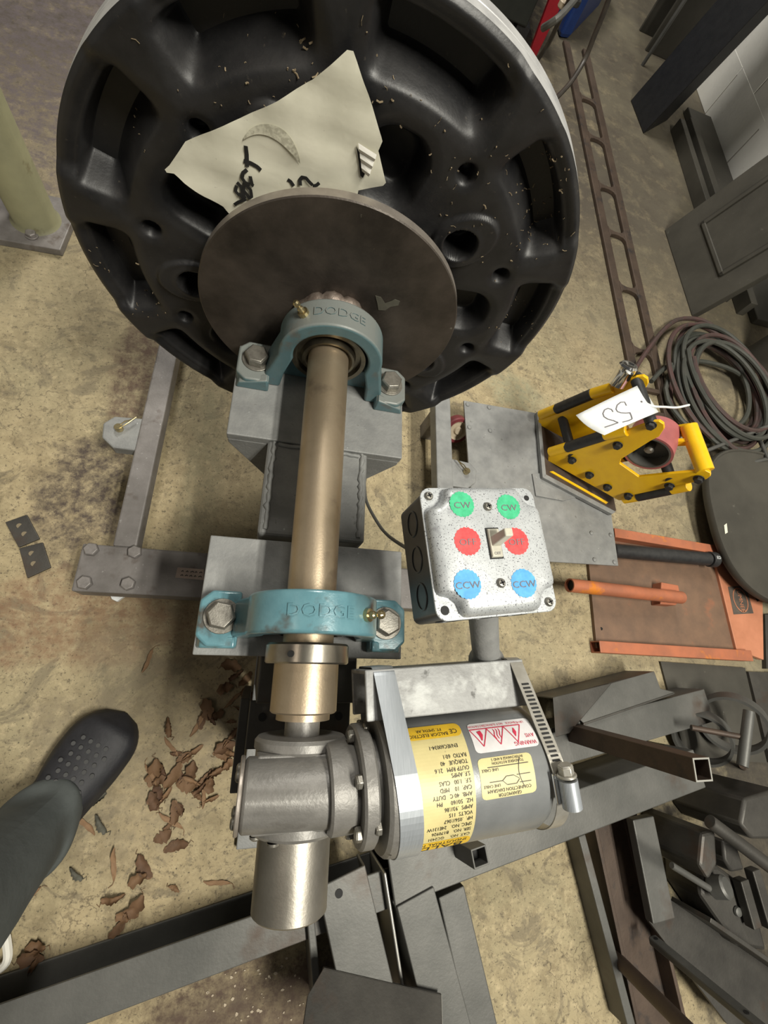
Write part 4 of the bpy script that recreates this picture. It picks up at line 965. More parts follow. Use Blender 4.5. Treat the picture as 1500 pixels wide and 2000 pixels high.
cc = (q[0] + q[1] + q[2] + q[3]) / 4 + V((0, 0, .0006)); uu = ((q[3] - q[0]) + (q[2] - q[1])).normalized(); ww = V((0, 0, 1)).cross(uu); L_ = (q[3] - q[0]).length; Wd = (q[1] - q[0]).length
mk = text_on(MB(), 'SUMNER', .020, cc, uu, ww, .95)
stroke(mk, [cc + uu * (L_ * .43 * math.cos(R(a))) + ww * (Wd * .36 * math.sin(R(a))) for a in range(0, 361, 12)], .003, V((0, 0, 1)))
part('decal_print', mk, M['copper'], dc, None)

# ------------------------------------------------------------------ steel drum lid, hoses, ladder rail, right hand posts
def superell(a, n, k=64):
    o = []
    for i in range(k):
        t = 2 * math.pi * i / k; c, s = math.cos(t), math.sin(t); o.append((a * math.copysign(abs(c) ** (2 / n), c), a * math.copysign(abs(s) ** (2 / n), s)))
    return o
dr = thing('steel_disc', 'dark grey dished steel disc with a rolled edge over the orange fixture end', 'disc', (1.38, -.02, 0))
DX, DY = at(1518, 1024, .075).x, at(1518, 1024, .075).y
DL = at(1393, 1005, .075); DRr = math.hypot(DX - DL.x, DY - DL.y)
def rings(spec, n=2.6):
    mb = MB(); k = 64
    for a, z in spec: mb.v += [V((DX + x, DY + y, z)) for x, y in superell(a, n)]
    for i in range(len(spec) - 1):
        for j in range(k): l = (j + 1) % k; mb.f.append((i * k + j, i * k + l, (i + 1) * k + l, (i + 1) * k + j))
    mb.f.append(tuple((len(spec) - 1) * k + j for j in range(k))); return mb
D_ = DRr
part('foot_ring', rings([(.055, 0), (.060, .055)], 2), M['steel_dark'], dr, 40)
part('lid', rings([(D_ - .012, .050), (D_ - .003, .053), (D_, .058), (D_, .070), (D_ - .003, .0755), (D_ - .008, .0755), (D_ - .011, .072), (D_ - .016, .0715), (D_ * .5, .073), (.01, .074)]), M['panel'], dr, 40)
part('lid_mark', MB().prism([at(*q, .0725) for q in ((1414, 1026), (1419, 1022), (1421, 1040), (1416, 1043))], (0, 0, .0006)), M['paper'], dr, None)
random.seed(7)
def hose(name, mt, label, seed, zb, tail):
    random.seed(seed); c = at(1400, 765, .02); p = list(tail)
    loops = 7; n = 30
    for i in range(loops * n):
        t = i / n; a = R(150) - 2 * math.pi * t
        rr = .135 + .055 * (.5 + .5 * math.sin(t * 2.3 + seed)) + .012 * math.sin(t * 7.1)
        p.append(c + V((rr * 1.05 * math.cos(a) + .025 * math.sin(t * 1.3 + seed), rr * 1.28 * math.sin(a) + .03 * math.cos(t * 1.7), zb + .006 * (i / n) + .004 * math.sin(t * 5))))
    return solo(name, MB().tube(smooth_path(p, 3), .0078, 8), mt, label, 'hose', group='coiled hoses')
hose('coiled_hose', M['hose_r'], 'dull red welding hose lying in a loose coil by the wall', 1, .010, [at(1228, 742, .024), at(1260, 690, .024), at(1300, 640, .024), at(1335, 622, .016), at(1385, 632, .02), at(1430, 680, .02), at(1470, 760, .02), at(1465, 830, .02), at(1380, 850, .02), at(1310, 790, .02)])
hose('coiled_hose', M['hose_g'], 'grey green welding hose coiled together with the red one', 4, .016, [at(1272, 745, .03), at(1300, 718, .03), at(1345, 705, .032), at(1400, 712, .034), at(1450, 735, .036), at(1500, 790, .036), at(1470, 850, .03), at(1390, 858, .03), at(1330, 820, .03), at(1300, 760, .03)])
rodm = M['steel_grey']
rf = thing('rod_frame', 'thin welded steel rod frame lying over the hose coil', 'rod', tuple(at(1440, 880, 0)))
for a, b in (((1376, 882), (1510, 828)), ((1476, 842), (1500, 896)), ((1424, 914), (1512, 893))): part('rod', MB().cyl(at(*a, .05), at(*b, .08), .0062, 12), rodm, rf)
part('rod_leg', MB().cyl(at(1480, 850, 0.0), at(1480, 845, .072), .0062, 12), rodm, rf)
# punched ladder rail flat on the floor
ld = thing('ladder_rail', 'long flat steel rail with punched rectangular windows lying on the floor', 'rail', (1.12, 1.2, 0))
x0, x1 = 1.049, 1.191; LT = .014
part('side_strip', MB().box(x0, x0 + .034, .30, 2.38, 0, LT), M['steel_rust'], ld, None, .003)
part('side_strip', MB().box(x1 - .034, x1, .30, 2.38, 0, LT), M['steel_rust'], ld, None, .003)
for (px, py) in ((1143, 190), (1163, 268), (1182, 364), (1203, 455), (1222, 562), (1247, 683)):
    yy = at(px, py, LT).y
    for yc in (yy,):
        pts_ = [(x0 + .034, yc - .030), (x0 + .042, yc - .014), (x0 + .060, yc - .008), (x1 - .060, yc - .008), (x1 - .042, yc - .014), (x1 - .034, yc - .030), (x1 - .034, yc + .030), (x1 - .042, yc + .014), (x1 - .060, yc + .008), (x0 + .060, yc + .008), (x0 + .042, yc + .014), (x0 + .034, yc + .030)]
        part('rung', MB().prism([(x, y, 0) for x, y in pts_], (0, 0, LT)), M['steel_rust'], ld, None, .002)
for yc in (.36, .45): part('rung', MB().box(x0 + .034, x1 - .034, yc - .008, yc + .008, 0, LT), M['steel_rust'], ld, None, .002)

def post(name, label, c, r, h, mt, **k): return solo(name, MB().cyl(c, V(c) + V((0, 0, h)), r, 40), mt, label, 'post', **k)
post('pipe_post', 'olive grey pipe post standing on the floor by the hose coil', (1.69, .705, 0), .060, 2.2, M['panel'])
bo = thing('bollard', 'cream green painted pipe post on a bolted square base plate', 'post', (-.656, .547, 0))
part('pipe', MB().lathe([(0, .0), (0, .052), (.008, .0455), (2.2, .0455), (2.2, 0)], (-.656, .553, .018), (0, 0, 1), 40), M['post'], bo, 50)
part('base_plate', MB().prism([(x, y, 0) for x, y in ((-.74, .468), (-.589, .478), (-.583, .64), (-.74, .63))], (0, 0, .018)), M['grey_leg'], bo, None, .002)
hexbolt('anchor_bolt', bo, at(62, 460, .019), .011, .008, M['bolt_dark'])
# black box beam leaning on the wall
bb = [V((1.395, 2.133, 0)), V((1.42, 1.905, 0)), V((1.60, 2.09, 0)), V((1.575, 2.318, 0))]
solo('black_beam', MB().hexa(bb, [p + V((.285, 0, 1.45)) for p in bb]), M['black_paint'], 'thick matte black steel box beam leaning against the white block wall', 'beam', bevel=.004)
ib = thing('steel_column', 'dark grey steel H column standing against the white wall', 'column', (1.66, 2.70, 0))
part('flange', MB().box(1.60, 1.79, 2.66, 2.675, 0, 2.6), M['panel'], ib, None, .002); part('flange', MB().box(1.60, 1.79, 2.84, 2.855, 0, 2.6), M['panel'], ib, None, .002); part('web', MB().box(1.688, 1.702, 2.675, 2.84, 0, 2.6), M['panel'], ib, None)
solo('conduit', MB().cyl((1.545, 2.50, 0), (1.545, 2.50, 2.6), .009, 16), M['steel_grey'], 'thin grey metal conduit rising beside the H column', 'pipe')
# door like steel panel leaning on the wall
dp = thing('leaning_panel', 'olive grey steel door panel with raised square moulding leaning on the wall', 'panel', (1.40, 1.07, 0))
ex_ = V((.024, -.437, 0)).normalized(); ez_ = V((.32, 0, 1)).normalized(); en_ = ex_.cross(ez_).normalized(); en_ = en_ if en_.x < 0 else -en_
o_ = V((1.392, 1.288, 0))
def dpp(u, v, n=0): return o_ + ex_ * u + ez_ * v + en_ * n
part('leaf', MB().hexa([dpp(u, v, -.03) for u, v in ((0, 0), (.438, 0), (.438, 1.4), (0, 1.4))], [dpp(u, v, 0) for u, v in ((0, 0), (.438, 0), (.438, 1.4), (0, 1.4))]), M['panel'], dp, None, .004)
for (u0, u1, v0, v1) in ((.085, .350, .115, .130), (.085, .350, .52, .535), (.085, .100, .115, .535), (.335, .350, .115, .535)):
    part('moulding', MB().hexa([dpp(u, v, -.001) for u, v in ((u0, v0), (u1, v0), (u1, v1), (u0, v1))], [dpp(u, v, .007) for u, v in ((u0, v0), (u1, v0), (u1, v1), (u0, v1))]), M['panel'], dp, None, .003)
for (xx, w, ya, yb, h, lb) in ((1.605, .030, .98, 2.02, .055, 'long flat steel bar on the floor, farthest from the white wall'), (1.668, .035, .93, 2.05, .060, 'long flat steel bar on the floor in the middle of the wall stack'),):
    solo('flat_bar', MB().box(xx, xx + w, ya, yb, 0, h), M['panel'], lb, 'bar', bevel=.002)
solo('steel_sheet', MB().box(1.735, 1.885, .90, 2.22, 0, .028), M['panel'], 'dark grey steel slab flat on the floor against the white block wall', 'plate', bevel=.003)

# ------------------------------------------------------------------ far machines behind the wheel
ct = thing('tool_cart', 'dark green tool cart with a red edge panel behind the wheel', 'cart', (.5, 2.5, 0))
part('case', MB().box(.12, .80, 2.20, 2.9, .06, .62), M['cartgreen'], ct, None, .006)
part('edge_panel', MB().hexa([(.850, 2.17, 0), (.885, 2.17, 0), (.885, 2.195, 0), (.850, 2.195, 0)], [(.800, 2.17, .5), (.905, 2.17, .5), (.905, 2.195, .5), (.800, 2.195, .5)]), M['red'], ct, None, .002)
for x, y in ((.16, 2.24), (.79, 2.24), (.16, 2.86), (.79, 2.86)): part('foot', MB().box(x - .03, x + .03, y - .03, y + .03, 0, .06), M['rubber'], ct, None)
bc = thing('blue_machine', 'blue plastic machine case on the floor near the red cart edge', 'machine', (1.2, 2.7, 0))
part('case', MB().prism([(1.03, 2.40, 0), (1.09, 2.43, 0), (1.33, 2.86, 0), (1.30, 3.0, 0), (1.02, 2.98, 0)], (0.0, 0, .30)), M['blue'], bc, None, .02)
c = at(1120, 10, .302); part('knob', MB().cyl(c, c + V((0, 0, .02)), .02, 20, .003), M['rubber'], bc)
c = at(1096, 16, .302); part('knob', MB().cyl(c, c + V((0, 0, .02)), .016, 20, .003), M['cream'], bc)
part('handle', MB().tube(smooth_path([at(1060, 55, .32), at(1090, 35, .36), at(1118, 5, .36), at(1130, -10, .32)], 6), .010, 8), M['steel_grey'], bc)
cm_ = mat('black_cable_sheen', (.035, .03, .026), .30, 0, (.06, .05, .04), 30)
solo('welding_cable', MB().tube(smooth_path([at(1030, 140, .06), at(1044, 124, .09), at(1062, 100, .14), at(1072, 84, .18), at(1092, 42, .26), at(1113, -4, .34), at(1135, -60, .40)], 8), .0085, 10), cm_, 'black welding cable hanging in front of the blue machine', 'cable')
solo('welding_cable', MB().tube(smooth_path([at(1060, 216, .05), at(1082, 196, .07), at(1115, 160, .11), at(1142, 116, .16), at(1160, 72, .22), at(1178, 28, .28), at(1196, -20, .34)], 8), .0095, 10), cm_, 'black welding cable looping over the end of the punched floor rail', 'cable')
solo('steel_offcut', MB().prism([at(*q, .05) for q in ((1047, 130), (1080, 165), (1070, 180), (1045, 160))], (0, 0, -.05)), M['steel_grey'], 'small grey steel offcut on the floor beside the wheel tread', 'offcut', bevel=.002)
mp_ = [at(*q, .006) for q in ((1075, 135), (1090, 148), (1088, 168), (1066, 180))]

# ------------------------------------------------------------------ small floor things
def holed(name, corners, holes, label):
    t = thing(name, label, 'plate', tuple(at(corners[0][0], corners[0][1], 0)))
    p = part('plate', MB().prism([at(*q, .005) for q in corners], (0, 0, -.005)), M['steel_dark'], t, None, .0008)
    for h in holes: part('hole', MB().cyl(at(*h, .0045), at(*h, .0053), .0048, 18), mat('hole_floor', (.20, .16, .10), .8), t)
holed('small_plate', ((10, 1020), (52, 1005), (77, 1052), (36, 1069)), ((38, 1027), (48, 1043)), 'small square steel plate with two holes, its corner touching another plate')
holed('small_plate', ((37, 1071), (83, 1059), (99, 1108), (53, 1129)), ((62, 1081), (66, 1101)), 'small square steel plate with two holes and a ragged lower edge')

# dry leaves: a few shapes copied about
random.seed(31)
def leaf_mesh(seed, ln, wd, curl):
    rn = random.Random(seed); rows = []; n = 13; ph = rn.uniform(0, 6)
    for i in range(n):
        t = i / (n - 1); w = wd * (math.sin(math.pi * (t * .94 + .03)) ** .65) * (1 + rn.uniform(-.28, .22)); row = []
        fold = curl * (.6 + .5 * math.sin(t * 3 + ph))
        for j in range(7):
            s = (j - 3) / 3; a = s * fold * 1.5
            y = w * .5 * (math.sin(a) / max(.2, fold * 1.5) if fold > .1 else s); z = w * .5 * abs(1 - math.cos(a)) / max(.3, fold)
            row.append(V(((t - .5) * ln + rn.uniform(-.0012, .0012), y + .10 * ln * math.sin(t * 3 + seed), .0015 + z + .25 * curl * wd * abs(math.sin(t * 4 + ph)) + rn.uniform(0, .0016))))
        rows.append(row)
    mb = MB().grid(rows)
    mb.tube([(-.5 * ln, 0.10 * ln * math.sin(seed), .002), (-.60 * ln, -.004, .003), (-.70 * ln, .002, .002)], .0006, 4)
    return mb
protos = []
for k, (ln, wd, cu) in enumerate(((.046, .030, .5), (.036, .018, 1.1), (.050, .024, .4), (.032, .024, .9), (.052, .009, .8), (.026, .012, .7), (.040, .030, .35), (.044, .012, 1.3))):
    protos.append(mesh_of('leaf', leaf_mesh(k + 1, ln, wd, cu), V((0, 0, 0)), 60)); protos[-1].materials.append(M['leaf3'] if k in (4, 7) else M['leaf'])
g2 = protos[1].copy(); g2.materials.clear(); g2.materials.append(M['leaf2'])
KIND = ('broad brown dry leaf', 'tightly curled brown dry leaf', 'long brown dry leaf', 'cupped brown dry leaf', 'thin tan dry leaf', 'tiny brown dry leaf', 'flat ragged brown dry leaf', 'rolled tan dry leaf')
def leaf(px, py, k, rz, me=None, lab='lying in the leaf drift beside the stand', grp='dry leaves in the drift'):
    o = bpy.data.objects.new('dry_leaf', me or protos[k]); COL.objects.link(o); o.location = at(px, py, .0); o.rotation_euler = (random.uniform(-.12, .12), random.uniform(-.12, .12), rz)
    o.scale = (random.uniform(.62, .95),) * 3
    mz = min((o.rotation_euler.to_matrix() @ v.co).z * o.scale.x for v in o.data.vertices); o.location.z = -mz + .0004
    tag(o, lab if me else KIND[k] + ' ' + lab, 'leaf', grp)
drift = [(452, 1302), (462, 1318), (478, 1325), (440, 1345), (455, 1368), (478, 1352), (492, 1366), (470, 1386), (405, 1385), (415, 1400), (398, 1405), (425, 1395), (388, 1412), (452, 1410), (462, 1428), (448, 1442), (440, 1460), (452, 1470), (432, 1478), (445, 1490), (335, 1458), (344, 1470), (360, 1478), (375, 1470), (300, 1508), (320, 1504), (338, 1512), (312, 1522), (295, 1512), (352, 1520), (365, 1530), (378, 1524), (372, 1508), (390, 1538), (400, 1520), (412, 1532), (398, 1550), (385, 1555), (310, 1548), (322, 1556), (302, 1562), (420, 1510), (340, 1585), (352, 1578), (335, 1602), (328, 1612), (318, 1632), (410, 1560)]
for i, (px, py) in enumerate(drift): leaf(px, py, i % 8, random.uniform(0, 6.28))
loose = [(345, 1655, 2), (285, 1690, 2), (270, 1715, 3), (225, 1685, 4), (262, 1770, 0), (222, 1752, 1), (230, 1810, 2), (240, 1790, 3), (62, 1870, 0), (72, 1850, 3), (68, 1885, 1), (165, 1610, 4), (330, 1420, 1), (290, 1290, 4), (425, 1722, 4), (340, 1735, 5), (205, 1890, 5), (60, 1750, 4)]
for px, py, k in loose: leaf(px, py, k, random.uniform(0, 6.28), None, 'lying loose on bare concrete near the long beam', 'loose dry leaves')
for px, py in ((198, 1608), (150, 1705), (195, 1560)): leaf(px, py, 1, random.uniform(0, 6.28), g2, 'flat grey green dry leaf on the concrete near the shoe', 'grey leaves by the shoe')
solo('white_cloth_edge', MB().tube(smooth_path([at(-30, 1800, .01), at(4, 1815, .012), at(14, 1845, .012), at(12, 1880, .012), at(-20, 1905, .01)], 6), .006, 8), M['paper_torn'], 'frayed white cord loop on the floor under the trouser leg', 'cord')

# ------------------------------------------------------------------ person: one leg with trouser and clog
pe = thing('person', 'person standing in grey green trousers and a black perforated clog', 'person', tuple(at(150, 1520, 0)))
toe = at(238, 1392, .02); heel = toe + (at(75, 1625, .02) - toe).normalized() * .285
fd = V((toe.x - heel.x, toe.y - heel.y, 0)).normalized(); fs = V((-fd.y, fd.x, 0)); L0 = .285; hb = V((heel.x, heel.y, 0))
def shoe_half(t):                     # half widths (left, right) and top height along the length, heel 0 to toe 1
    w = (.030 + .012 * sm(0, .12, t)) * 1.0 + .012 * sm(.35, .72, t)
    if t > .78: w *= math.sqrt(max(0, 1 - ((t - .78) / .2201) ** 2.2))
    if t < .10: w *= math.sqrt(max(0, 1 - ((.10 - t) / .105) ** 2))
    return w
rows = []
for i in range(37):
    t = i / 36; w = shoe_half(t); zt_ = .062 - .018 * sm(.45, .95, t) + .010 * sm(.3, 0, t); bend = .010 * math.sin(math.pi * t) * (1 if True else 0)
    c = hb + fd * (t * L0) + fs * (bend * .6 - .003)
    row = []
    for a, z in ((-1.0, .0), (-1.06, .006), (-1.06, .018), (-1.0, .024), (-.97, .034 if t > .5 else .044), (-.80, zt_ * .90), (-.45, zt_), (0, zt_ + .004), (.45, zt_), (.80, zt_ * .90), (.97, .034 if t > .5 else .044), (1.0, .024), (1.06, .018), (1.06, .006), (1.0, .0)):
        row.append(c + fs * (a * w) + V((0, 0, z * (1 - .8 * sm(.92, 1.0, t)))))
    rows.append(row)
so_ = part('shoe', MB().grid(rows), M['shoe'], pe, 60, label='black perforated foam clog')
hol = MB()
for i in range(6):
    for j in range(5 - (i % 2)):
        t = .60 + .045 * i; a = (-.52 + .26 * j + (.13 if i % 2 else 0)) * 1.0; w = shoe_half(t); zt_ = .062 - .018 * sm(.45, .95, t)
        c = hb + fd * (t * L0) + fs * (a * w + .003) + V((0, 0, zt_ + .004 * (1 - abs(a)) + .0004)); hol.cyl(c - V((0, 0, .001)), c + V((0, 0, .0006)), .0034, 12)
part('vent_holes', hol, mat('vent_hole_grey', (.055, .055, .055), .7), so_, 40)
# trouser leg: cuff over the shoe, shaft rising past the left of the frame
ank = hb + fd * (.24 * L0) + fs * .002
rows = []
prof = [(.028, .066, .052, .034), (.034, .072, .058, .036), (.052, .076, .061, .034), (.066, .077, .062, .032), (.072, .068, .056, .026), (.084, .070, .058, .018), (.10, .074, .062, .010), (.15, .078, .068, .0), (.22, .082, .074, -.006), (.30, .086, .080, -.012), (.42, .092, .088, -.016), (.55, .098, .096, -.02), (.70, .104, .104, -.024), (.86, .11, .11, -.03)]
for z, a_, b_, o in prof:
    row = []
    for k in range(33):
        t = 2 * math.pi * k / 32; wv = 1 + .05 * math.sin(3 * t + z * 30) + .03 * math.sin(5 * t - z * 45)
        row.append(ank + fd * (o + a_ * math.cos(t) * wv) + fs * (b_ * math.sin(t) * wv) + V((0, 0, z + .010 * math.cos(t) * (1 if z < .04 else .2) + .006 * math.sin(4 * t + z * 50))))
    rows.append(row)
tro = part('trouser_leg', MB().grid(rows), M['trouser'], pe, 80, label='grey green trouser leg'); subsurf(tro, 1)
part('ankle', MB().cyl(ank + V((0, 0, .03)), ank + V((0, 0, .20)), .038, 24), M['shoe'], pe, label='dark sock')

# ------------------------------------------------------------------ steel rack pieces on the floor (right and bottom)
def bar(name, label, a, b, z, w, h, mt, z2=None, bevel=.002, cat='steel bar', off=0, **k):
    """solid bar; a, b are the centre line of its top face"""
    A_, B_ = at(*a, z), at(*b, z if z2 is None else z2); d, s, u = frame_of(A_, B_)
    return solo(name, MB().sweep([(-w / 2, 0), (w / 2, 0), (w / 2, -h), (-w / 2, -h)], A_, B_, s, u), mt, label, cat, smooth=None, bevel=bevel, **k)
def hollow(name, label, a, b, z, w, h, t, mt, z2=None, cat='steel tube'):
    A_, B_ = at(*a, z), at(*b, z if z2 is None else z2); d, s, u = frame_of(A_, B_)
    o_ = [(-w / 2, 0), (w / 2, 0), (w / 2, -h), (-w / 2, -h)]; i_ = [(-w / 2 + t, -t), (w / 2 - t, -t), (w / 2 - t, -h + t), (-w / 2 + t, -h + t)]
    return solo(name, MB().ringprism([A_ + s * x + u * y for x, y in o_], [A_ + s * x + u * y for x, y in i_], B_ - A_), mt, label, cat, smooth=None, bevel=.0015)
def shape(name, label, a, b, z, prof, mt, z2=None, cat='steel section', A3=None, B3=None, **k):
    A_, B_ = (at(*a, z), at(*b, z if z2 is None else z2)) if A3 is None else (V(A3), V(B3)); d, s, u = frame_of(A_, B_)
    return solo(name, MB().sweep(prof, A_, B_, s, u), mt, label, cat, smooth=None, bevel=.0015, **k)
def C_side(w, h, t, sgn):         # channel with its mouth to the side, web at -sgn
    p = [(-w / 2, 0), (w / 2, 0), (w / 2, -t), (-w / 2 + t, -t), (-w / 2 + t, -h + t), (w / 2, -h + t), (w / 2, -h), (-w / 2, -h)]
    return [(x * sgn, y) for x, y in p]
def C_up(w, h, t): return [(-w / 2, 0), (-w / 2 + t, 0), (-w / 2 + t, -h + t), (w / 2 - t, -h + t), (w / 2 - t, 0), (w / 2, 0), (w / 2, -h), (-w / 2, -h)]
def C_down(w, h, t): return [(-w / 2, 0), (w / 2, 0), (w / 2, -h), (w / 2 - t, -h), (w / 2 - t, -t), (-w / 2 + t, -t), (-w / 2 + t, -h), (-w / 2, -h)]

# long rack beam under the sleeve: far top edge and near top edge measured
F1 = at(0, 1962, .085); F2 = at(496, 1788, .085); d = (F2 - F1).normalized(); nrm_ = V((d.y, -d.x, 0))
A_ = F1 - d * .35 + nrm_ * .028; B_ = F1 + d * .555 + nrm_ * .028
shape('rack_beam', 'long grey steel channel beam running under the gear motor sleeve', None, None, 0, C_side(.056, .085, .005, 1 if V((-(B_-A_).y, (B_-A_).x, 0)).y > 0 else -1), M['steel_grey'], A3=A_, B3=B_)
# diagonal beam under the motor
F1 = at(900, 1642, .12); F2 = at(1368, 1484, .12); N1 = at(880, 1732, .12)
d = (at(1380, 1538, .12) - N1).normalized(); nn = V((-d.y, d.x, 0)); w_ = .074
A_ = N1 - d * .10 + nn * (w_ / 2); B_ = N1 + d * .606 + nn * (w_ / 2)
db = thing('cross_beam', 'wide grey steel channel beam lying under the motor with a square tube stub', 'steel beam', tuple((A_ + B_) / 2 - V((0, 0, .12))))
s_ = nn; u_ = V((0, 0, 1))
part('beam', MB().sweep(C_down(w_, .12, .006), A_, B_, s_, u_), M['steel_grey'], db, None, .002)
c = at(938, 1674, .185); sz = .028; cb = at(900, 1652, .12)
o_ = [c + d * (x * sz / 2) + nn * (y * sz / 2) for x, y in ((-1, -1), (1, -1), (1, 1), (-1, 1))]; i_ = [c + d * (x * sz * .40) + nn * (y * sz * .40) for x, y in ((-1, -1), (1, -1), (1, 1), (-1, 1))]
part('tube_stub', MB().ringprism(o_, i_, cb - c), M['steel_grey'], db, None, .001)
part('stub_bore', MB().prism([p_ + (cb - c) * .4 for p_ in i_], (0, 0, -.002)), M['black'], db, None)
# parallel beam farther away
E1 = at(1100, 1490, .08); d2 = (at(1300, 1437, .08) - at(1128, 1487, .08)).normalized(); n2 = V((-d2.y, d2.x, 0)); E0 = at(1128, 1487, .08)
A_ = E0 - d2 * .12 + n2 * .036; B_ = E0 + d2 * .40 + n2 * .036
shape('rack_beam', 'grey steel channel beam lying parallel behind the rusty square tube', None, None, 0, C_down(.072, .08, .006), M['steel_grey'], A3=A_, B3=B_)
# trough angle behind it with a triangular gusset
bt = thing('bent_trough', 'grey bent steel trough with a slanted end plate behind the beams', 'steel section', tuple(at(1200, 1370, 0)))
part('upper_leaf', MB().prism([at(*q, .09) for q in ((1080, 1362), (1195, 1334), (1278, 1311), (1290, 1345), (1318, 1352), (1140, 1412))], (0, 0, -.004)), M['steel_grey'], bt, None, .001)
part('end_leaf', MB().hexa([at(*q, .094) for q in ((1080, 1362), (1195, 1334), (1112, 1432), (1085, 1440))], [at(*q, .100) for q in ((1080, 1362), (1195, 1334), (1112, 1432), (1085, 1440))]), M['steel_dark'], bt, None, .001)
part('lower_flange', MB().prism([at(*q, .09) for q in ((1140, 1412), (1318, 1352), (1318, 1356), (1140, 1417))], (0, 0, -.09)), M['steel_dark'], bt, None, .001)
part('back_flange', MB().prism([at(*q, .088) for q in ((1080, 1362), (1278, 1311), (1278, 1314), (1080, 1365))], (0, 0, -.088)), M['steel_dark'], bt, None, .001)
# rusty square tube lying across
qt = thing('square_tube', 'rusty brown square steel tube with a bright open end rising from the beams', 'steel tube', tuple(at(1125, 1432, .08)))
A_, B_ = at(1122, 1431, .08), at(1372, 1503, .37); d = (B_ - A_).normalized(); s1 = d.cross(V((0, 1, 0))).normalized(); s2 = d.cross(s1).normalized(); hw = .0165
sq = lambda c, h_: [c + s1 * (x * h_) + s2 * (y * h_) for x, y in ((-1, -1), (1, -1), (1, 1), (-1, 1))]
part('tube', MB().ringprism(sq(A_, hw), sq(A_, hw - .003), B_ - A_), M['steel_rust'], qt, None, .001)
part('cut_end', MB().ringprism(sq(B_, hw - .0004), sq(B_, hw - .0028), d * .0006), M['steel_cut'], qt, None)

# two pipe rings with a T rod
def ring(name, label, px, py, r, wd, nrm, z):
    c = at(px, py, z); n = V(nrm).normalized()
    return solo(name, MB().lathe([(-wd / 2, r * .90), (-wd / 2, r), (wd / 2, r), (wd / 2, r * .90), (-wd / 2, r * .90)], c, n, 48), M['steel_grey'], label, 'ring', group=None)
ring('pipe_ring', 'steel pipe ring standing under the T shaped rod', 1432, 1412, .070, .030, (-.75, -.35, .45), .072)
ring('pipe_ring', 'steel pipe ring half hidden behind the square tube end', 1372, 1440, .060, .035, (-.75, -.25, .45), .062)
tr_ = thing('t_rod', 'grey steel T shaped rod propped on the pipe rings', 'rod', tuple(at(1440, 1450, 0)))
part('rod', MB().cyl(at(1350, 1421, .12), at(1452, 1440, .16), .006, 12), M['steel_rust'], tr_); part('cross_pipe', MB().cyl(at(1463, 1389, .17), at(1450, 1496, .16), .0105, 20), M['steel_grey'], tr_)
part('prop', MB().cyl(at(1450, 1496, .16), at(1452, 1500, 0.0), .006, 12), M['steel_rust'], tr_)
# big sheets on the floor by the drum
solo('floor_sheet', MB().prism([at(*q, .006) for q in ((1290, 1292), (1455, 1304), (1498, 1490), (1340, 1480))], (0, 0, -.006)), M['panel'], 'grey steel sheet flat on the floor below the orange fixture', 'sheet', smooth=None)
solo('floor_sheet', MB().prism([at(*q, .010) for q in ((1462, 1312), (1640, 1318), (1640, 1560), (1506, 1490))], (0, 0, -.010)), M['steel_dark'], 'dark steel sheet flat on the floor beside the grey sheet', 'sheet', smooth=None)
solo('floor_sheet', MB().prism([at(*q, .012) for q in ((1494, 1200), (1640, 1190), (1640, 1310), (1497, 1306))], (0, 0, -.012)), M['steel_dark'], 'dark steel sheet flat on the floor next to the decal end plate', 'sheet', smooth=None)

# centre bottom: trough, flat bar, tube, strip, roof angle
chn = shape('steel_channel', 'grey steel channel with a drilled hole lying beside the sleeve end', (668, 1712), (742, 2040), .135, C_down(.078, .05, .004), M['steel_grey'])
c = at(662, 1745, .1352); part('drilled_hole', MB().cyl(c, c + V((0, 0, .0006)), .0062, 20), M['black'], chn)
bar('flat_bar', 'narrow flat steel bar standing on edge left of the drilled channel', (607, 1795), (626, 2010), .10, .012, .10, M['steel_grey'])
bar('flat_bar', 'thin bright edged flat bar between the channel and the square beam', (752, 1705), (800, 2010), .105, .005, .105, M['steel_cut'])
hollow('square_beam', 'grey square steel beam running away from the cross beam', (812, 1752), (892, 2060), .125, .068, .125, .004, M['steel_grey'])
bar('flat_strip', 'grey flat steel strip lying alongside the square beam', (882, 1742), (956, 2060), .10, .050, .10, M['steel_grey'])
ra = thing('roof_angle', 'brown steel angle lying ridge up across the channel and square beam', 'steel angle', tuple(at(740, 1960, 0)))
zr = .137; r0, r1 = at(632, 1890, zr), at(862, 1943, zr); dd = (r1 - r0).normalized(); sd = V((dd.y, -dd.x, 0)); t_ = .005
up_ = (sd * .80 + V((0, 0, .60))).normalized(); fl_ = (sd * .995 + V((0, 0, .10))).normalized()
q0 = r0 - dd * .018
part('leaf', MB().prism([r0, r1, r1 + up_ * .10, q0 + up_ * .10, q0 + up_ * .030], sd * t_), M['steel_dark'], ra, None, .001)
part('leaf', MB().prism([r0, r1, r1 + fl_ * .10, r0 + fl_ * .10], (0, 0, -t_)), M['steel_dark'], ra, None, .001)
ce = MB()
for dn, off_ in ((up_, sd * t_), (fl_, V((0, 0, -t_)))): ce.prism([r1, r1 + dn * .10, r1 + dn * .10 + off_, r1 + off_], dd * .0007)
part('cut_end', ce, M['steel_cut'], ra, None)

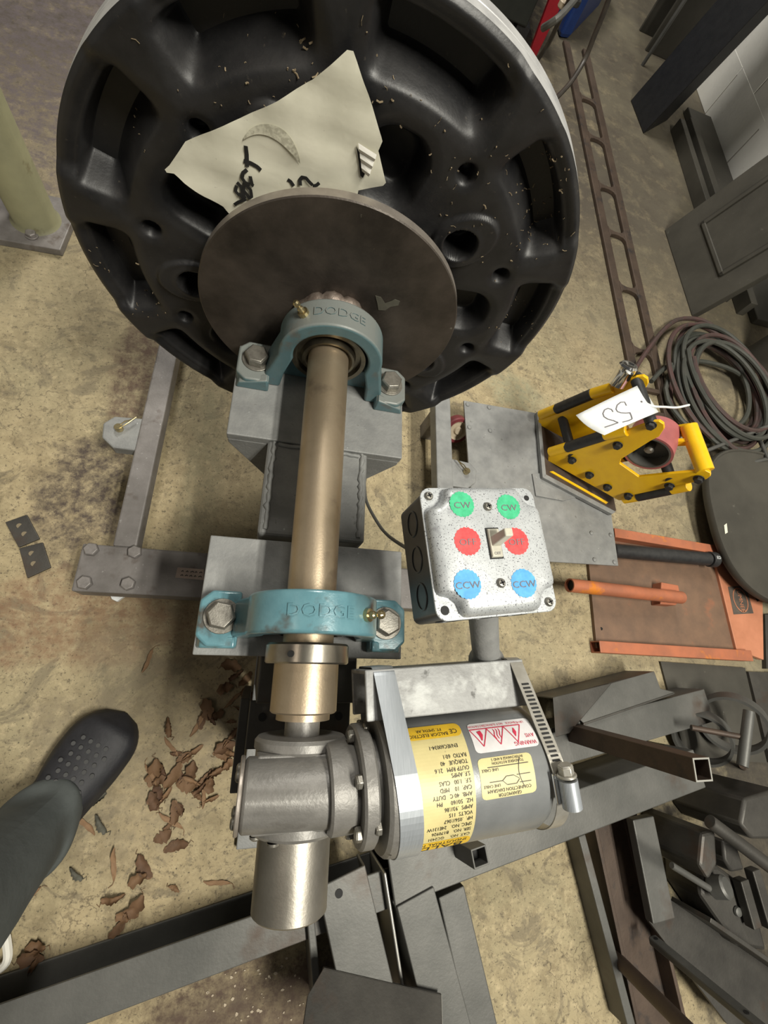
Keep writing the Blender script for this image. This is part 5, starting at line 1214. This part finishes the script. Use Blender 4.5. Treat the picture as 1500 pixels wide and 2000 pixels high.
# lower right: wide channel, tubes, big angle, castings; the dim light here is put into darker steel
shape('wide_channel', 'wide rusty steel channel lying open side up at the floor edge', (1203, 1600), (1308, 2060), .045, C_up(.115, .045, .008), M['steel_rust'])
bar('flange_strip', 'pale grey steel strip leaning inside the wide rusty channel', (1257, 1598), (1298, 1800), .075, .055, .020, M['steel_grey'])
bar('edge_bar', 'narrow grey bar along the edge of the wide rusty channel', (1137, 1632), (1236, 2010), .050, .017, .050, M['steel_grey'])
def rod(name, label, a, b, z, z2, r, mt): return solo(name, MB().cyl(at(*a, z), at(*b, z2), r, 20, .001), mt, label, 'pipe')
rod('tan_pipe', 'tan rusty steel pipe slanting across the wide channel', (1203, 1871), (1372, 2040), .03, .24, .0125, M['steel_rust'])
fb = thing('drilled_bar', 'grey steel bar with a hole at each end slanting over the angle', 'steel bar', tuple(at(1370, 1910, 0)))
A_, B_ = at(1272, 1826, .05), at(1500, 2012, .26); d, s, u = frame_of(A_, B_); part('bar', MB().sweep([(-.009, 0), (.009, 0), (.009, -.014), (-.009, -.014)], A_, B_, s, u), M['steel_grey'], fb, None, .003)
for f_ in (.05, .85): c = A_.lerp(B_, f_) + u * .0003; part('hole', MB().cyl(c, c + u * .0004, .004, 14), M['black'], fb)
ba = thing('large_angle', 'large green grey steel angle with an upright leaf beside the scrap pile', 'steel angle', tuple(at(1400, 1850, 0)))
q0, q1 = at(1310, 1758, .06), at(1560, 1930, .06)
d, s, u = frame_of(q0, q1)
part('flat_leaf', MB().prism([at(*q, .060) for q in ((1310, 1756), (1560, 1925), (1560, 2080), (1420, 2000), (1268, 1800))], (0, 0, -.008)), M['steel_dark'], ba, None, .001)
part('upright_leaf', MB().prism([q0, q1, q1 + V((0, 0, .085)), q0 + V((0, 0, .085))], s * .008), M['steel_dark'], ba, None, .001)
part('rest_block', MB().prism([at(*q, .052) for q in ((1330, 1800), (1420, 1860), (1400, 1940), (1310, 1850))], (0, 0, -.052)), M['steel_dark'], ba, None, .001)
rod('round_bar', 'grey round steel bar resting on top of the scrap castings', (1386, 1604), (1530, 1712), .17, .18, .0125, M['steel_dark'])
sc_ = thing('vise_casting', 'dark cast iron vise jaw in the scrap pile', 'casting', tuple(at(1400, 1690, 0)))
part('jaw', MB().prism([at(*q, .15) for q in ((1372, 1628), (1398, 1622), (1402, 1690), (1385, 1720), (1366, 1690))], (0, 0, -.15)), M['steel_dark'], sc_, None, .006)
part('body', MB().prism([at(*q, .09) for q in ((1366, 1690), (1402, 1690), (1470, 1740), (1500, 1860), (1440, 1850), (1370, 1750))], (0, 0, -.09)), M['steel_dark'], sc_, None, .008)
c = at(1388, 1732, .10); part('screw_end', MB().cyl(c, c + V((.01, .01, .03)), .020, 24, .004), M['steel_grey'], sc_)
for q in ((1445, 1738), (1440, 1780)): c = at(*q, .092); part('bolt', MB().lathe([(0, .009), (.004, .008), (.007, 0)], c, (0, 0, 1), 14), M['steel_grey'], sc_)
for i, (a, b, lb) in enumerate((((1455, 1720), (1482, 1815), 'flat steel bar offcut on the vise casting, the inner of the pair'), ((1478, 1700), (1512, 1815), 'flat steel bar offcut on the vise casting, the outer of the pair'))):
    bar('bar_offcut', lb, a, b, .115 + .002 * i, .022, .020, M['steel_dark'])
solo('angle_wedge', MB().prism([at(*q, .13) for q in ((1412, 1640), (1440, 1650), (1455, 1700), (1430, 1705), (1415, 1680))], (0, 0, -.13)), M['steel_dark'], 'dark wedge shaped steel block between vise jaw and round bar', 'block', bevel=.005)
solo('scrap_block', MB().prism([at(*q, .16) for q in ((1455, 1560), (1520, 1540), (1530, 1640), (1470, 1640), (1446, 1610))], (0, 0, -.16)), M['steel_dark'], 'big dark steel block at the back of the scrap pile', 'block', bevel=.006)
rod('thin_rod', 'thin grey rod lying along the upright leaf of the large angle', (1312, 1690), (1385, 1735), .155, .15, .006, M['steel_grey'])

# pale paint flecks on the stained floor below the long beam
random.seed(17)
mb = MB()
for _ in range(46):
    c = at(random.uniform(400, 600), random.uniform(1870, 1998), .0004)
    if c.y > -.865: continue
    r_ = random.uniform(.0010, .0030); a0 = random.uniform(0, 6.28)
    mb.prism([c + V((math.cos(a0 + k * 1.257) * r_ * random.uniform(.5, 1.4), math.sin(a0 + k * 1.257) * r_ * random.uniform(.5, 1.2), 0)) for k in range(5)], (0, 0, .0006))
solo('paint_flecks', mb, M['cream'], 'pale paint flecks scattered on the stained floor by the long beam', 'debris', kind='stuff', smooth=None)
